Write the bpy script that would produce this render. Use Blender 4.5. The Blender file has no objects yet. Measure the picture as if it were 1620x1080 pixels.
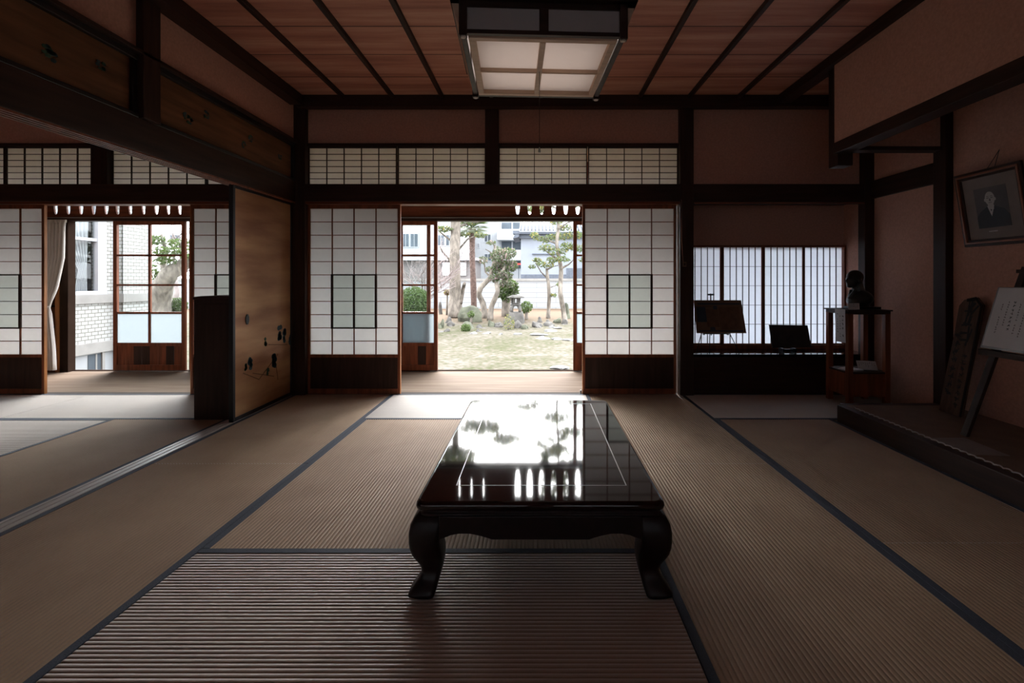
import bpy, bmesh, math, random
from mathutils import Vector, Matrix
random.seed(7)
C = bpy.context.scene.collection
PI = math.pi
# ------------------------------------------------------------------ camera
F, CX, CY, H = 765.0, 849.0, 443.0, 1.11
cd = bpy.data.cameras.new('camera'); cam = bpy.data.objects.new('camera', cd); C.objects.link(cam)
cam.location = (0, 0, H); cam.rotation_euler = (PI/2, 0, 0)
cd.sensor_width = 36; cd.lens = F/1620*36
cd.shift_x = (810-CX)/1620; cd.shift_y = (CY-540)/1620
cd.clip_start = 0.02; cd.clip_end = 300
bpy.context.scene.camera = cam
def PX(px, Y): return (px-CX)/F*Y
def PZ(py, Y): return H-(py-CY)/F*Y
# ------------------------------------------------------------------ overcast sky
w = bpy.data.worlds.new('world'); bpy.context.scene.world = w; w.use_nodes = True
wn = w.node_tree; bg = wn.nodes['Background']
SKY = 1.0
tc = wn.nodes.new('ShaderNodeTexCoord'); nz = wn.nodes.new('ShaderNodeTexNoise'); nz.inputs['Scale'].default_value = 2.2
cr = wn.nodes.new('ShaderNodeValToRGB')
cr.color_ramp.elements[0].position = .35; cr.color_ramp.elements[0].color = (.86, .92, 1.0, 1)
cr.color_ramp.elements[1].position = .65; cr.color_ramp.elements[1].color = (1, 1, 1, 1)
wn.links.new(tc.outputs['Generated'], nz.inputs['Vector']); wn.links.new(nz.outputs['Fac'], cr.inputs['Fac'])
wn.links.new(cr.outputs['Color'], bg.inputs['Color']); bg.inputs['Strength'].default_value = SKY
vs = bpy.context.scene.view_settings
vs.view_transform = 'Standard'; vs.look = 'None'; vs.gamma = 1; vs.use_curve_mapping = False
vs.exposure = 3.15
# the bright hazy part of the overcast sky stands over the garden, in front of the viewer
sd = bpy.data.lights.new('sun', 'SUN'); sd.energy = 1.5; sd.angle = math.radians(50); sd.color = (1, .985, .96)
sun = bpy.data.objects.new('sun', sd); C.objects.link(sun); sun.rotation_euler = (math.radians(-58), 0, math.radians(4))
# ------------------------------------------------------------------ materials
def new_mat(name):
    m = bpy.data.materials.new(name); m.use_nodes = True
    return m, m.node_tree, m.node_tree.nodes['Principled BSDF']
def coords(t, scale=(1, 1, 1), rot=(0, 0, 0)):
    a = t.nodes.new('ShaderNodeTexCoord'); b = t.nodes.new('ShaderNodeMapping')
    b.inputs['Scale'].default_value = scale; b.inputs['Rotation'].default_value = rot
    t.links.new(a.outputs['Object'], b.inputs['Vector']); return b.outputs['Vector']
def plain(name, col, rough=.6, metal=0, var=.12, scale=8, spec=.5, bump=0, stretch=(1, 1, 1), coat=0):
    m, t, p = new_mat(name)
    n = t.nodes.new('ShaderNodeTexNoise'); n.inputs['Scale'].default_value = scale; n.inputs['Detail'].default_value = 5
    t.links.new(coords(t, stretch), n.inputs['Vector'])
    r = t.nodes.new('ShaderNodeValToRGB')
    r.color_ramp.elements[0].position = .3; r.color_ramp.elements[1].position = .7
    r.color_ramp.elements[0].color = tuple(c*(1-var) for c in col)+(1,)
    r.color_ramp.elements[1].color = tuple(min(1, c*(1+var)) for c in col)+(1,)
    t.links.new(n.outputs['Fac'], r.inputs['Fac']); t.links.new(r.outputs['Color'], p.inputs['Base Color'])
    p.inputs['Roughness'].default_value = rough; p.inputs['Metallic'].default_value = metal
    p.inputs['Specular IOR Level'].default_value = spec
    if coat: p.inputs['Coat Weight'].default_value = coat; p.inputs['Coat Roughness'].default_value = .05
    if bump:
        b = t.nodes.new('ShaderNodeBump'); b.inputs['Strength'].default_value = bump; b.inputs['Distance'].default_value = .01
        t.links.new(n.outputs['Fac'], b.inputs['Height']); t.links.new(b.outputs['Normal'], p.inputs['Normal'])
    return m
def wood(name, col, axis='Z', rough=.5, var=.4, fine=30, spec=.25):
    s = {'X': (.08, 1, 1), 'Y': (1, .08, 1), 'Z': (1, 1, .08)}[axis]
    return plain(name, col, rough, var=var, scale=fine, stretch=s, spec=spec, bump=.08)
M = {}
DK = (.036, .016, .011)
M['dwx'] = wood('dark_wood_across', DK, 'X'); M['dwy'] = wood('dark_wood_along', DK, 'Y'); M['dwz'] = wood('dark_wood_upright', DK, 'Z')
M['redz'] = wood('red_cedar_upright', (.20, .060, .026), 'Z', .4); M['redx'] = wood('red_cedar_across', (.17, .05, .024), 'X', .4)
M['orange'] = wood('honey_and_lit_cedar', (.42, .17, .06), 'Z', .45, .3)  # wood's own tone on the upright, painted daylight on door edges
M['pale_cedar'] = wood('pale_cedar', (.55, .42, .30), 'X', .7, .1)
M['dulldark'] = plain('dull_dark_wood', (.03, .018, .013), .95, spec=.02)
M['dullsill'] = plain('dull_grey_sill', (.09, .08, .075), .9, spec=.02)
M['plaster'] = plain('brown_earth_plaster', (.56, .31, .235), .95, var=.1, scale=60, spec=.1, bump=.15)
M['white_plaster'] = plain('white_plaster', (.30, .315, .33), .9, var=.06, scale=2)
M['ranma'] = wood('transom_board', (.17, .075, .035), 'Y', .55, .35, 22)
M['shikii'] = wood('worn_sill_wood', (.42, .36, .33), 'Y', .35, .15)
M['black'] = plain('black_lacquer', (.008, .008, .010), .35, var=.2)
M['lacquer'] = plain('reddish_black_lacquer', (.016, .006, .006), .045, var=.4, scale=40, spec=.6)
M['lacquer_leg'] = plain('dull_lacquer', (.014, .006, .006), .38, var=.4, scale=30, spec=.35)
M['cloth'] = plain('navy_border_cloth', (.040, .050, .075), .8, var=.2, scale=200, bump=.2)
M['groove_glint'] = plain('pale_groove_glint', (.75, .75, .75), .25)  # pale colour standing in for highlights along a table groove
M['paperwhite'] = plain('white_sheet', (.62, .60, .60), .8, var=.04)
M['ink'] = plain('black_ink', (.02, .02, .02), .8)
M['bronze'] = plain('dark_bronze', (.020, .016, .014), .35, metal=.3, var=.3)
M['goldframe'] = plain('red_gilt_frame', (.26, .085, .035), .35, var=.3)
M['photo_mat'] = plain('photo_mount', (.24, .20, .18), .8)
M['photo_bg'] = plain('photo_backdrop', (.10, .09, .09), .6, var=.3, scale=6)
M['photo_dark'] = plain('photo_black_robe', (.012, .013, .016), .6)
M['photo_face'] = plain('photo_face', (.55, .52, .50), .6)
M['plank'] = plain('weathered_plank', (.11, .06, .04), .9, var=.35, scale=30, stretch=(1, 1, .15), bump=.3)
M['bark_black'] = plain('charred_bark', (.015, .012, .01), .95, var=.4, scale=30, bump=.5)
M['metal'] = plain('grey_metal', (.30, .30, .30), .35, metal=.8)
M['bamboo'] = plain('pale_strip', (.45, .38, .32), .5)
M['rope'] = plain('white_rope', (.38, .36, .34), .9, scale=60)
M['lampwood'] = wood('pale_lamp_wood', (.62, .43, .31), 'X', .5, .1)
M['lampside'] = plain('grey_lamp_paper', (.42, .39, .38), .9, var=.04)
M['curtain'] = plain('cream_curtain', (.62, .58, .54), .9, var=.05)
M['lamp_end'] = plain('pale_wood_end', (.7, .62, .55), .6)
M['print_blue'] = plain('faded_blue_print', (.03, .045, .07), .7)
M['print_brown'] = plain('faded_brown_print', (.13, .07, .045), .8, var=.25, scale=20)
M['print_dark'] = plain('dark_print', (.02, .015, .015), .5, var=.6, scale=15)
M['kraft'] = plain('brown_card', (.17, .10, .065), .8)
M['stone'] = plain('grey_stone', (.085, .080, .074), .95, var=.45, scale=4, bump=.6)
M['mossy'] = plain('mossy_boulder', (.080, .085, .06), .95, var=.55, scale=3, bump=.7)
M['pale_stone'] = plain('pale_flat_stone', (.15, .147, .143), .95, var=.25, scale=5, bump=.4)
M['bark'] = plain('grey_bark', (0.150, 0.130, 0.110), .95, var=.5, scale=9, stretch=(1, 1, .4), bump=.8)
M['bark_red'] = plain('fibrous_palm_bark', (0.100, 0.065, 0.055), .95, var=.4, scale=12, bump=.8)
M['twig'] = plain('pale_twig', (0.230, 0.190, 0.185), .9, var=.2)
M['slate'] = plain('blue_grey_rooftile', (.06, .072, .095), .6, var=.2)
M['slate_pale'] = plain('pale_rooftile', (.17, .18, .20), .6, var=.1)
M['bluewall'] = plain('blue_white_wall', (.185, .205, .24), .9, var=.05, scale=1.5)
M['winglass'] = plain('far_window_glass', (.07, .085, .10), .5, spec=.1, var=.3, scale=1)
M['greyfence'] = plain('grey_shed', (.15, .14, .14), .9)
M['concrete'] = plain('pale_concrete', (.22, .215, .205), .95, var=.15, scale=3, bump=.2)
M['red'] = plain('red_panel', (.5, .06, .05), .6)
M['whitepaint'] = plain('white_paint', (.33, .345, .37), .5, var=.03)
def translucent(name, col, tcol, fac, rough=.9, fibre=.05):
    m, t, p = new_mat(name)
    p.inputs['Roughness'].default_value = rough; p.inputs['Specular IOR Level'].default_value = .1
    n = t.nodes.new('ShaderNodeTexNoise'); n.inputs['Scale'].default_value = 25; n.inputs['Detail'].default_value = 6
    t.links.new(coords(t), n.inputs['Vector'])
    r = t.nodes.new('ShaderNodeValToRGB')
    r.color_ramp.elements[0].position = .3; r.color_ramp.elements[1].position = .7
    r.color_ramp.elements[0].color = tuple(c*(1-fibre) for c in tcol)+(1,); r.color_ramp.elements[1].color = tuple(tcol)+(1,)
    t.links.new(n.outputs['Fac'], r.inputs['Fac'])
    p.inputs['Base Color'].default_value = (*col, 1)
    tr = t.nodes.new('ShaderNodeBsdfTranslucent'); t.links.new(r.outputs['Color'], tr.inputs['Color'])
    mx = t.nodes.new('ShaderNodeMixShader'); mx.inputs[0].default_value = fac
    t.links.new(p.outputs[0], mx.inputs[1]); t.links.new(tr.outputs[0], mx.inputs[2])
    t.links.new(mx.outputs[0], t.nodes['Material Output'].inputs['Surface']); return m
M['paper'] = translucent('shoji_paper', (.62, .55, .50), (.68, .665, .655), .60)
M['paper_bright'] = translucent('brightened_transom_paper', (.66, .58, .52), (.97, .93, .88), .78)  # brighter copy of the shoji paper, lifting the light in the transoms
M['paper_bluelit'] = translucent('blue_lit_lattice_paper', (.52, .53, .56), (.57, .60, .65), .60)  # shoji paper copy with dimmer, bluish daylight put into its colour
M['paper_green'] = translucent('shoji_glass_paper', (.52, .53, .505), (.60, .61, .585), .60)
M['lamp_paper'] = translucent('lamp_panel_paper', (.90, .84, .81), (.90, .85, .82), .30)
M['frost'] = translucent('frosted_glass', (.42, .46, .48), (.48, .52, .54), .75, .4, .02)
M['fill_pane'] = translucent('fill_window_glass', (.6, .62, .62), (.42, .43, .44), .8, .4, .02)  # pane of the added windows that let fill light in
M['sheer'] = translucent('sheer_curtain', (.42, .43, .45), (.4, .4, .42), .3)
M['leaf'] = translucent('green_leaf', (0.065, 0.105, 0.035), (0.110, 0.170, 0.040), .3, .5, .3)
M['pine'] = translucent('pine_needles', (0.100, 0.135, 0.060), (0.140, 0.180, 0.060), .3, .6, .3)
M['olive'] = translucent('pale_camellia_leaf', (0.130, 0.145, 0.105), (0.150, 0.180, 0.100), .3, .6, .3)
M['blossom'] = translucent('pink_bud', (0.260, 0.200, 0.190), (0.300, 0.225, 0.200), .3, .8, .1)
M['yellowleaf'] = translucent('yellow_leaf', (0.225, 0.200, 0.075), (0.250, 0.225, 0.075), .3, .7, .2)
def glass(name='clear_pane'):
    m, t, p = new_mat(name); t.nodes.remove(p)
    a = t.nodes.new('ShaderNodeBsdfTransparent'); a.inputs['Color'].default_value = (.93, .95, .95, 1)
    g = t.nodes.new('ShaderNodeBsdfGlossy'); g.inputs['Roughness'].default_value = .02
    lw = t.nodes.new('ShaderNodeLayerWeight'); lw.inputs['Blend'].default_value = .5
    pw_ = t.nodes.new('ShaderNodeMath'); pw_.operation = 'POWER'; pw_.inputs[1].default_value = 5; t.links.new(lw.outputs['Facing'], pw_.inputs[0])
    f = t.nodes.new('ShaderNodeMath'); f.operation = 'MULTIPLY_ADD'; f.inputs[1].default_value = .9; f.inputs[2].default_value = .02; t.links.new(pw_.outputs[0], f.inputs[0])
    mx = t.nodes.new('ShaderNodeMixShader')
    t.links.new(f.outputs[0], mx.inputs[0]); t.links.new(a.outputs[0], mx.inputs[1]); t.links.new(g.outputs[0], mx.inputs[2])
    t.links.new(mx.outputs[0], t.nodes['Material Output'].inputs['Surface']); return m
M['glass'] = glass()
def tatami(name, along):
    """rush fibres cross the mat; the stretch of the sheen follows the fibres"""
    m, t, p = new_mat(name)
    n = t.nodes.new('ShaderNodeTexNoise'); n.inputs['Scale'].default_value = 3; n.inputs['Detail'].default_value = 4
    t.links.new(coords(t), n.inputs['Vector'])
    r = t.nodes.new('ShaderNodeValToRGB')
    r.color_ramp.elements[0].position = .3; r.color_ramp.elements[1].position = .7
    r.color_ramp.elements[0].color = (.36, .225, .135, 1); r.color_ramp.elements[1].color = (.44, .29, .18, 1)
    t.links.new(n.outputs['Fac'], r.inputs['Fac'])
    f = t.nodes.new('ShaderNodeTexNoise'); f.inputs['Scale'].default_value = 1; f.inputs['Detail'].default_value = 3
    t.links.new(coords(t, (900, 60, 1) if along == 'X' else (60, 900, 1)), f.inputs['Vector'])
    mx = t.nodes.new('ShaderNodeMixRGB'); mx.blend_type = 'MULTIPLY'; mx.inputs[0].default_value = .35
    t.links.new(r.outputs['Color'], mx.inputs[1]); t.links.new(f.outputs['Fac'], mx.inputs[2])
    t.links.new(mx.outputs[0], p.inputs['Base Color'])
    p.inputs['Roughness'].default_value = .42 if along == 'X' else .6; p.inputs['Specular IOR Level'].default_value = 1.0 if along == 'X' else .4
    p.inputs['Anisotropic'].default_value = .92 if along == 'X' else .8
    p.inputs['Sheen Weight'].default_value = 1.0 if along == 'X' else .1; p.inputs['Sheen Roughness'].default_value = .6
    v = t.nodes.new('ShaderNodeCombineXYZ')
    v.inputs[0 if along == 'X' else 1].default_value = 1
    t.links.new(v.outputs[0], p.inputs['Tangent']); return m
M['tatX'] = tatami('tatami_across', 'X'); M['tatY'] = tatami('tatami_along', 'Y')
def ceiling_mat():
    m, t, p = new_mat('cedar_ceiling_boards')
    tcn = t.nodes.new('ShaderNodeTexCoord'); sp = t.nodes.new('ShaderNodeSeparateXYZ'); t.links.new(tcn.outputs['Object'], sp.inputs[0])
    # board index along Y and batten bay along X
    def math_(op, a, b):
        n = t.nodes.new('ShaderNodeMath'); n.operation = op
        for i, v in enumerate((a, b)):
            if v is None: continue
            if isinstance(v, (int, float)): n.inputs[i].default_value = v
            else: t.links.new(v, n.inputs[i])
        return n.outputs[0]
    by = math_('FLOOR', math_('DIVIDE', sp.outputs[1], .42), None)
    wn_ = t.nodes.new('ShaderNodeTexWhiteNoise'); wn_.noise_dimensions = '1D'; t.links.new(by, wn_.inputs['W'])
    fr = math_('FRACT', math_('DIVIDE', sp.outputs[1], .42), None)
    seam = math_('LESS_THAN', fr, .03)
    g = t.nodes.new('ShaderNodeTexNoise'); g.inputs['Scale'].default_value = 9; g.inputs['Detail'].default_value = 7; g.inputs['Roughness'].default_value = .65
    t.links.new(coords(t, (.07, 1.0, 1)), g.inputs['Vector'])
    mixv = math_('ADD', math_('SUBTRACT', math_('MULTIPLY', g.outputs['Fac'], 1.5), .36), math_('MULTIPLY', wn_.outputs['Value'], .25))
    r = t.nodes.new('ShaderNodeValToRGB'); e = r.color_ramp.elements
    e[0].position = .25; e[0].color = (.33, .125, .085, 1); e[1].position = .75; e[1].color = (.64, .34, .24, 1)
    e2 = e.new(.5); e2.color = (.51, .215, .15, 1)
    t.links.new(mixv, r.inputs['Fac'])
    mx = t.nodes.new('ShaderNodeMixRGB'); mx.inputs[2].default_value = (.10, .03, .02, 1)
    t.links.new(seam, mx.inputs[0]); t.links.new(r.outputs['Color'], mx.inputs[1])
    t.links.new(mx.outputs[0], p.inputs['Base Color']); p.inputs['Roughness'].default_value = .6; return m
M['ceil'] = ceiling_mat()
def brick_mat(name, axes, c1, c2, mortar, bw, bh, ms):
    m, t, p = new_mat(name)
    a = t.nodes.new('ShaderNodeTexCoord'); s = t.nodes.new('ShaderNodeSeparateXYZ'); c = t.nodes.new('ShaderNodeCombineXYZ')
    t.links.new(a.outputs['Object'], s.inputs[0]); t.links.new(s.outputs[axes[0]], c.inputs[0]); t.links.new(s.outputs[axes[1]], c.inputs[1])
    b = t.nodes.new('ShaderNodeTexBrick'); t.links.new(c.outputs[0], b.inputs['Vector'])
    b.inputs['Color1'].default_value = (*c1, 1); b.inputs['Color2'].default_value = (*c2, 1); b.inputs['Mortar'].default_value = (*mortar, 1)
    b.inputs['Scale'].default_value = 1; b.inputs['Brick Width'].default_value = bw; b.inputs['Row Height'].default_value = bh
    b.inputs['Mortar Size'].default_value = ms; b.inputs['Mortar Smooth'].default_value = .1
    t.links.new(b.outputs['Color'], p.inputs['Base Color']); p.inputs['Roughness'].default_value = .5; return m
M['brickX'] = brick_mat('white_tile_side', (1, 2), (.34, .35, .345), (.30, .305, .30), (.11, .105, .085), .12, .062, .006)
M['brickY'] = brick_mat('white_tile_front', (0, 2), (.34, .35, .345), (.30, .305, .30), (.11, .105, .085), .13, .062, .006)
M['blockwall'] = brick_mat('white_block_wall', (0, 2), (.27, .285, .30), (.255, .265, .28), (.15, .155, .165), 1.9, .245, .012)
def floorboards():
    m, t, p = new_mat('veranda_boards')
    n = t.nodes.new('ShaderNodeTexNoise'); n.inputs['Scale'].default_value = 14; n.inputs['Detail'].default_value = 6
    t.links.new(coords(t, (.1, 1, 1)), n.inputs['Vector'])
    r = t.nodes.new('ShaderNodeValToRGB')
    r.color_ramp.elements[0].position = .3; r.color_ramp.elements[0].color = (.15, .105, .078, 1)
    r.color_ramp.elements[1].position = .7; r.color_ramp.elements[1].color = (.22, .165, .125, 1)
    t.links.new(n.outputs['Fac'], r.inputs['Fac']); t.links.new(r.outputs['Color'], p.inputs['Base Color'])
    p.inputs['Roughness'].default_value = .7; p.inputs['Specular IOR Level'].default_value = .04; return m
M['boards'] = floorboards()
def ground_mat():
    m, t, p = new_mat('thin_mossy_lawn')
    v = coords(t)
    n1 = t.nodes.new('ShaderNodeTexNoise'); n1.inputs['Scale'].default_value = .9; n1.inputs['Detail'].default_value = 8; n1.inputs['Roughness'].default_value = .7
    n2 = t.nodes.new('ShaderNodeTexNoise'); n2.inputs['Scale'].default_value = 9; n2.inputs['Detail'].default_value = 8
    t.links.new(v, n1.inputs['Vector']); t.links.new(v, n2.inputs['Vector'])
    r = t.nodes.new('ShaderNodeValToRGB'); e = r.color_ramp.elements
    e[0].position = .40; e[0].color = (.050, .054, .024, 1); e[1].position = .60; e[1].color = (.125, .112, .095, 1)
    x = e.new(.5); x.color = (.084, .076, .055, 1)
    a = t.nodes.new('ShaderNodeMixRGB'); a.inputs[0].default_value = .5
    t.links.new(n1.outputs['Fac'], a.inputs[1]); t.links.new(n2.outputs['Fac'], a.inputs[2]); t.links.new(a.outputs[0], r.inputs['Fac'])
    # leaf litter on the bank by the wall
    s = t.nodes.new('ShaderNodeTexCoord'); q = t.nodes.new('ShaderNodeSeparateXYZ'); t.links.new(s.outputs['Object'], q.inputs[0])
    mr = t.nodes.new('ShaderNodeMapRange'); mr.inputs['From Min'].default_value = 16.5; mr.inputs['From Max'].default_value = 18.5
    t.links.new(q.outputs[1], mr.inputs['Value'])
    b = t.nodes.new('ShaderNodeMixRGB'); b.inputs[2].default_value = (.12, .085, .06, 1)
    t.links.new(mr.outputs[0], b.inputs[0]); t.links.new(r.outputs['Color'], b.inputs[1])
    t.links.new(b.outputs[0], p.inputs['Base Color']); p.inputs['Roughness'].default_value = 1
    p.inputs['Specular IOR Level'].default_value = .1; return m
M['ground'] = ground_mat()
def fusuma_mat():
    m, t, p = new_mat('gold_clouded_paper')
    n = t.nodes.new('ShaderNodeTexNoise'); n.inputs['Scale'].default_value = 2.2; n.inputs['Detail'].default_value = 4
    t.links.new(coords(t, (1, .5, 2.6)), n.inputs['Vector'])
    r = t.nodes.new('ShaderNodeValToRGB'); e = r.color_ramp.elements
    e[0].position = .35; e[0].color = (.30, .12, .050, 1); e[1].position = .68; e[1].color = (.58, .33, .155, 1)
    t.links.new(n.outputs['Fac'], r.inputs['Fac']); t.links.new(r.outputs['Color'], p.inputs['Base Color'])
    p.inputs['Roughness'].default_value = .38; p.inputs['Metallic'].default_value = .35; return m
M['gold'] = fusuma_mat()
M['ptblue'] = plain('painted_blue_green', (.03, .07, .085), .7)
M['ptgreen'] = plain('painted_green', (.03, .09, .05), .7)
M['ptbranch'] = plain('painted_branch', (.14, .07, .03), .8)
# ------------------------------------------------------------------ mesh helper
class MB:
    def __init__(s): s.v = []; s.f = []; s.mi = []; s.sm = []
    def face(s, f, mi=0, sm=False): s.f.append(tuple(f)); s.mi.append(mi); s.sm.append(sm)
    def box(s, x0, x1, y0, y1, z0, z1, mi=0, mat=None):
        b = len(s.v)
        pts = [(x0, y0, z0), (x1, y0, z0), (x1, y1, z0), (x0, y1, z0), (x0, y0, z1), (x1, y0, z1), (x1, y1, z1), (x0, y1, z1)]
        if mat is not None: pts = [tuple(mat @ Vector(q)) for q in pts]
        s.v += pts
        for f in ((0, 3, 2, 1), (4, 5, 6, 7), (0, 1, 5, 4), (1, 2, 6, 5), (2, 3, 7, 6), (3, 0, 4, 7)): s.face([b+i for i in f], mi)
        return s
    def bar(s, a, b_, w, d=None, mi=0, up=(0, 0, 1)):
        a = Vector(a); b_ = Vector(b_); d = w if d is None else d
        z = (b_-a).normalized(); u = Vector(up)
        if abs(z.dot(u)) > .98: u = Vector((0, 1, 0))
        x = z.cross(u).normalized(); y = z.cross(x).normalized()
        i = len(s.v)
        for q in (a, b_):
            for sx, sy in ((-1, -1), (1, -1), (1, 1), (-1, 1)): s.v.append(tuple(q+x*sx*w/2+y*sy*d/2))
        for f in ((0, 1, 2, 3), (7, 6, 5, 4), (0, 4, 5, 1), (1, 5, 6, 2), (2, 6, 7, 3), (3, 7, 4, 0)): s.face([i+k for k in f], mi)
        return s
    def tube(s, pts, rad, n=8, mi=0, sm=True):
        pts = [Vector(q) for q in pts]; rs = rad if isinstance(rad, (list, tuple)) else [rad]*len(pts)
        b = len(s.v); ref = None
        for k, q in enumerate(pts):
            t = (pts[min(k+1, len(pts)-1)]-pts[max(k-1, 0)]).normalized()
            if ref is None: ref = Vector((1, 0, 0)) if abs(t.x) < .9 else Vector((0, 1, 0))
            x = (ref-t*ref.dot(t)).normalized(); y = t.cross(x); ref = x
            for j in range(n):
                a = 2*PI*j/n; s.v.append(tuple(q+(x*math.cos(a)+y*math.sin(a))*rs[k]))
        for k in range(len(pts)-1):
            for j in range(n):
                s.face((b+k*n+j, b+k*n+(j+1) % n, b+(k+1)*n+(j+1) % n, b+(k+1)*n+j), mi, sm)
        s.face([b+j for j in range(n)][::-1], mi); s.face([b+(len(pts)-1)*n+j for j in range(n)], mi)
        return s
    def prism(s, poly, axis, d0, d1, mi=0):
        """poly of (u,v); axis X: (d,u,v)  Y: (u,d,v)  Z: (u,v,d)"""
        g = {'X': lambda u, v, d: (d, u, v), 'Y': lambda u, v, d: (u, d, v), 'Z': lambda u, v, d: (u, v, d)}[axis]
        b = len(s.v); n = len(poly)
        for d in (d0, d1): s.v += [g(u, v, d) for u, v in poly]
        s.face([b+i for i in range(n)][::-1], mi); s.face([b+n+i for i in range(n)], mi)
        for i in range(n): s.face((b+i, b+(i+1) % n, b+n+(i+1) % n, b+n+i), mi)
        return s
    def rings(s, rings, mi=0, sm=True, caps=True):
        b = len(s.v); n = len(rings[0])
        for r in rings: s.v += [tuple(q) for q in r]
        for k in range(len(rings)-1):
            for j in range(n): s.face((b+k*n+j, b+k*n+(j+1) % n, b+(k+1)*n+(j+1) % n, b+(k+1)*n+j), mi, sm)
        if caps: s.face([b+j for j in range(n)][::-1], mi); s.face([b+(len(rings)-1)*n+j for j in range(n)], mi)
        return s
    def lathe(s, c, prof, n=20, mi=0, sq=1, sm=True):
        return s.rings([[(c[0]+r*math.cos(2*PI*j/n), c[1]+r*sq*math.sin(2*PI*j/n), c[2]+z) for j in range(n)] for r, z in prof], mi, sm)
    def ball(s, c, r, n=12, m=8, mi=0, jit=0):
        r = r if isinstance(r, tuple) else (r, r, r); rg = []
        for k in range(m+1):
            a = -PI/2+PI*k/m; cc = max(math.cos(a), .03)
            rg.append([(c[0]+r[0]*cc*math.cos(2*PI*j/n)*(1+random.uniform(-jit, jit)), c[1]+r[1]*cc*math.sin(2*PI*j/n)*(1+random.uniform(-jit, jit)), c[2]+r[2]*math.sin(a)*(1+random.uniform(-jit, jit))) for j in range(n)])
        return s.rings(rg, mi)
    def build(s, name, mats, parent=None, bevel=0, smooth_ang=None):
        me = bpy.data.meshes.new(name); me.from_pydata(s.v, [], s.f)
        for m in (mats if isinstance(mats, (list, tuple)) else [mats]): me.materials.append(M[m] if isinstance(m, str) else m)
        me.polygons.foreach_set('material_index', s.mi); me.polygons.foreach_set('use_smooth', s.sm)
        bm = bmesh.new(); bm.from_mesh(me); bmesh.ops.recalc_face_normals(bm, faces=bm.faces); bm.to_mesh(me); bm.free()
        me.update()
        o = bpy.data.objects.new(name, me); C.objects.link(o)
        if parent is not None:
            o.parent = parent; o.matrix_parent_inverse = Matrix.Translation(-Vector(parent.location)) if not parent.get('_rot') else Matrix.Identity(4)
        if bevel:
            b = o.modifiers.new('bevel', 'BEVEL'); b.width = bevel; b.segments = 2; b.limit_method = 'ANGLE'
        return o
def tag(o, label=None, cat=None, group=None, kind=None):
    if label: o['label'] = label
    if cat: o['category'] = cat
    if group: o['group'] = group
    if kind: o['kind'] = kind
    return o
def empty(name, loc, label, cat, group=None, kind=None):
    o = bpy.data.objects.new(name, None); C.objects.link(o); o.location = loc; o.empty_display_size = .1
    return tag(o, label, cat, group, kind)
def struct(name, mb, mats, label=None, bevel=0, cat=None):
    return tag(mb.build(name, mats, None, bevel), label, cat or name.split('_')[0], None, 'structure')
TN = [0]
def trim(mb, mats, label, bevel=.004):
    TN[0] += 1
    return struct('trim_%d' % TN[0], mb, mats, label, bevel, 'trim')
def bx(*a): return MB().box(*a)
# ================================================================== the room
YB = 4.70; XL = -2.355; XR = 3.24; XT = 2.36; ZC = 2.876; YN = -3.0; XF = -6.4; YV = 5.94
ZK = 1.85                                      # underside of the lintels
struct('floor', bx(XF, 3.5, YN, YB+.02, -.16, -.056), 'dwx', 'dark boards under the tatami mats')
# ------ ceilings
struct('ceiling', bx(-2.36, 3.4, YN, YB+.1, ZC, ZC+.12), 'ceil', 'reddish cedar board ceiling of the main room')
struct('ceiling_side', bx(XF-.2, -2.36, YN, YB+.1, ZC, ZC+.12), 'ceil', 'cedar ceiling of the left hand room')
bt = MB()
for k in range(-6, 10):
    x = -.43+.4715*k
    if -2.3 < x < 2.35:
        trim(bx(x-.017, x+.017, YN, YB, ZC-.035, ZC), 'dwy', 'thin dark ceiling batten running towards the garden')
# cornices
trim(bx(-2.30, 3.24, YB-.10, YB, ZC-.11, ZC-.002), 'dwx', 'dark cornice along the top of the garden side wall')
trim(bx(-2.35, -2.23, YN, YB-.1, ZC-.10, ZC-.002), 'dwy', 'dark cornice above the plaster of the left wall')
trim(bx(2.30, 2.42, YN, YB-.1, ZC-.08, ZC-.002), 'dwy', 'dark cornice above the alcove drop wall')
# ------ garden side wall
struct('wall_back', bx(XF, 1.46, YB+.03, YB+.09, 2.43, ZC+.06), 'plaster', 'brown plaster band over the paper transoms')
struct('wall_back_right', bx(1.46, XR+.1, YB+.02, YB+.09, 2.03, ZC+.06), 'plaster', 'brown plaster above the study window recess')
trim(bx(-2.41, -2.235, YB-.035, YB+.1, 0, ZC-.002), 'dwz', 'dark corner post between the two rooms')
trim(bx(1.385, 1.515, YB-.04, YB+.12, -.05, ZC-.002), 'dwz', 'broad dark post between shoji wall and study window')
trim(bx(-.50, -.37, YB-.02, YB+.1, 1.90, ZC-.11), 'dwz', 'short dark post between the two pairs of paper transoms')
trim(bx(-4.32, -4.16, YB-.02, YB+.1, 1.90, ZC-.002), 'dwz', 'short dark post between transoms of the left hand room')
trim(bx(-2.235, 1.385, YB-.05, YB+.1, 1.87, 2.035), 'dwx', 'dark lintel beam over the shoji doors')
trim(bx(-2.235, 1.385, YB-.03, YB+.1, ZK-.005, 1.87), 'redx', 'thin reddish door head under the lintel beam')
trim(bx(XF, -2.35, YB-.05, YB+.1, 1.87, 2.035), 'dwx', 'dark lintel beam over the doors of the left hand room')
trim(bx(XF, -2.35, YB-.03, YB+.1, ZK-.005, 1.87), 'redx', 'thin reddish door head in the left hand room')
trim(bx(-2.235, 1.385, YB+.01, YB+.09, 2.415, 2.445), 'dwx', 'thin dark rail above the paper transoms')
trim(bx(XF, -2.35, YB+.01, YB+.09, 2.415, 2.445), 'dwx', 'thin dark rail above transoms of the left hand room')
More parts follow.
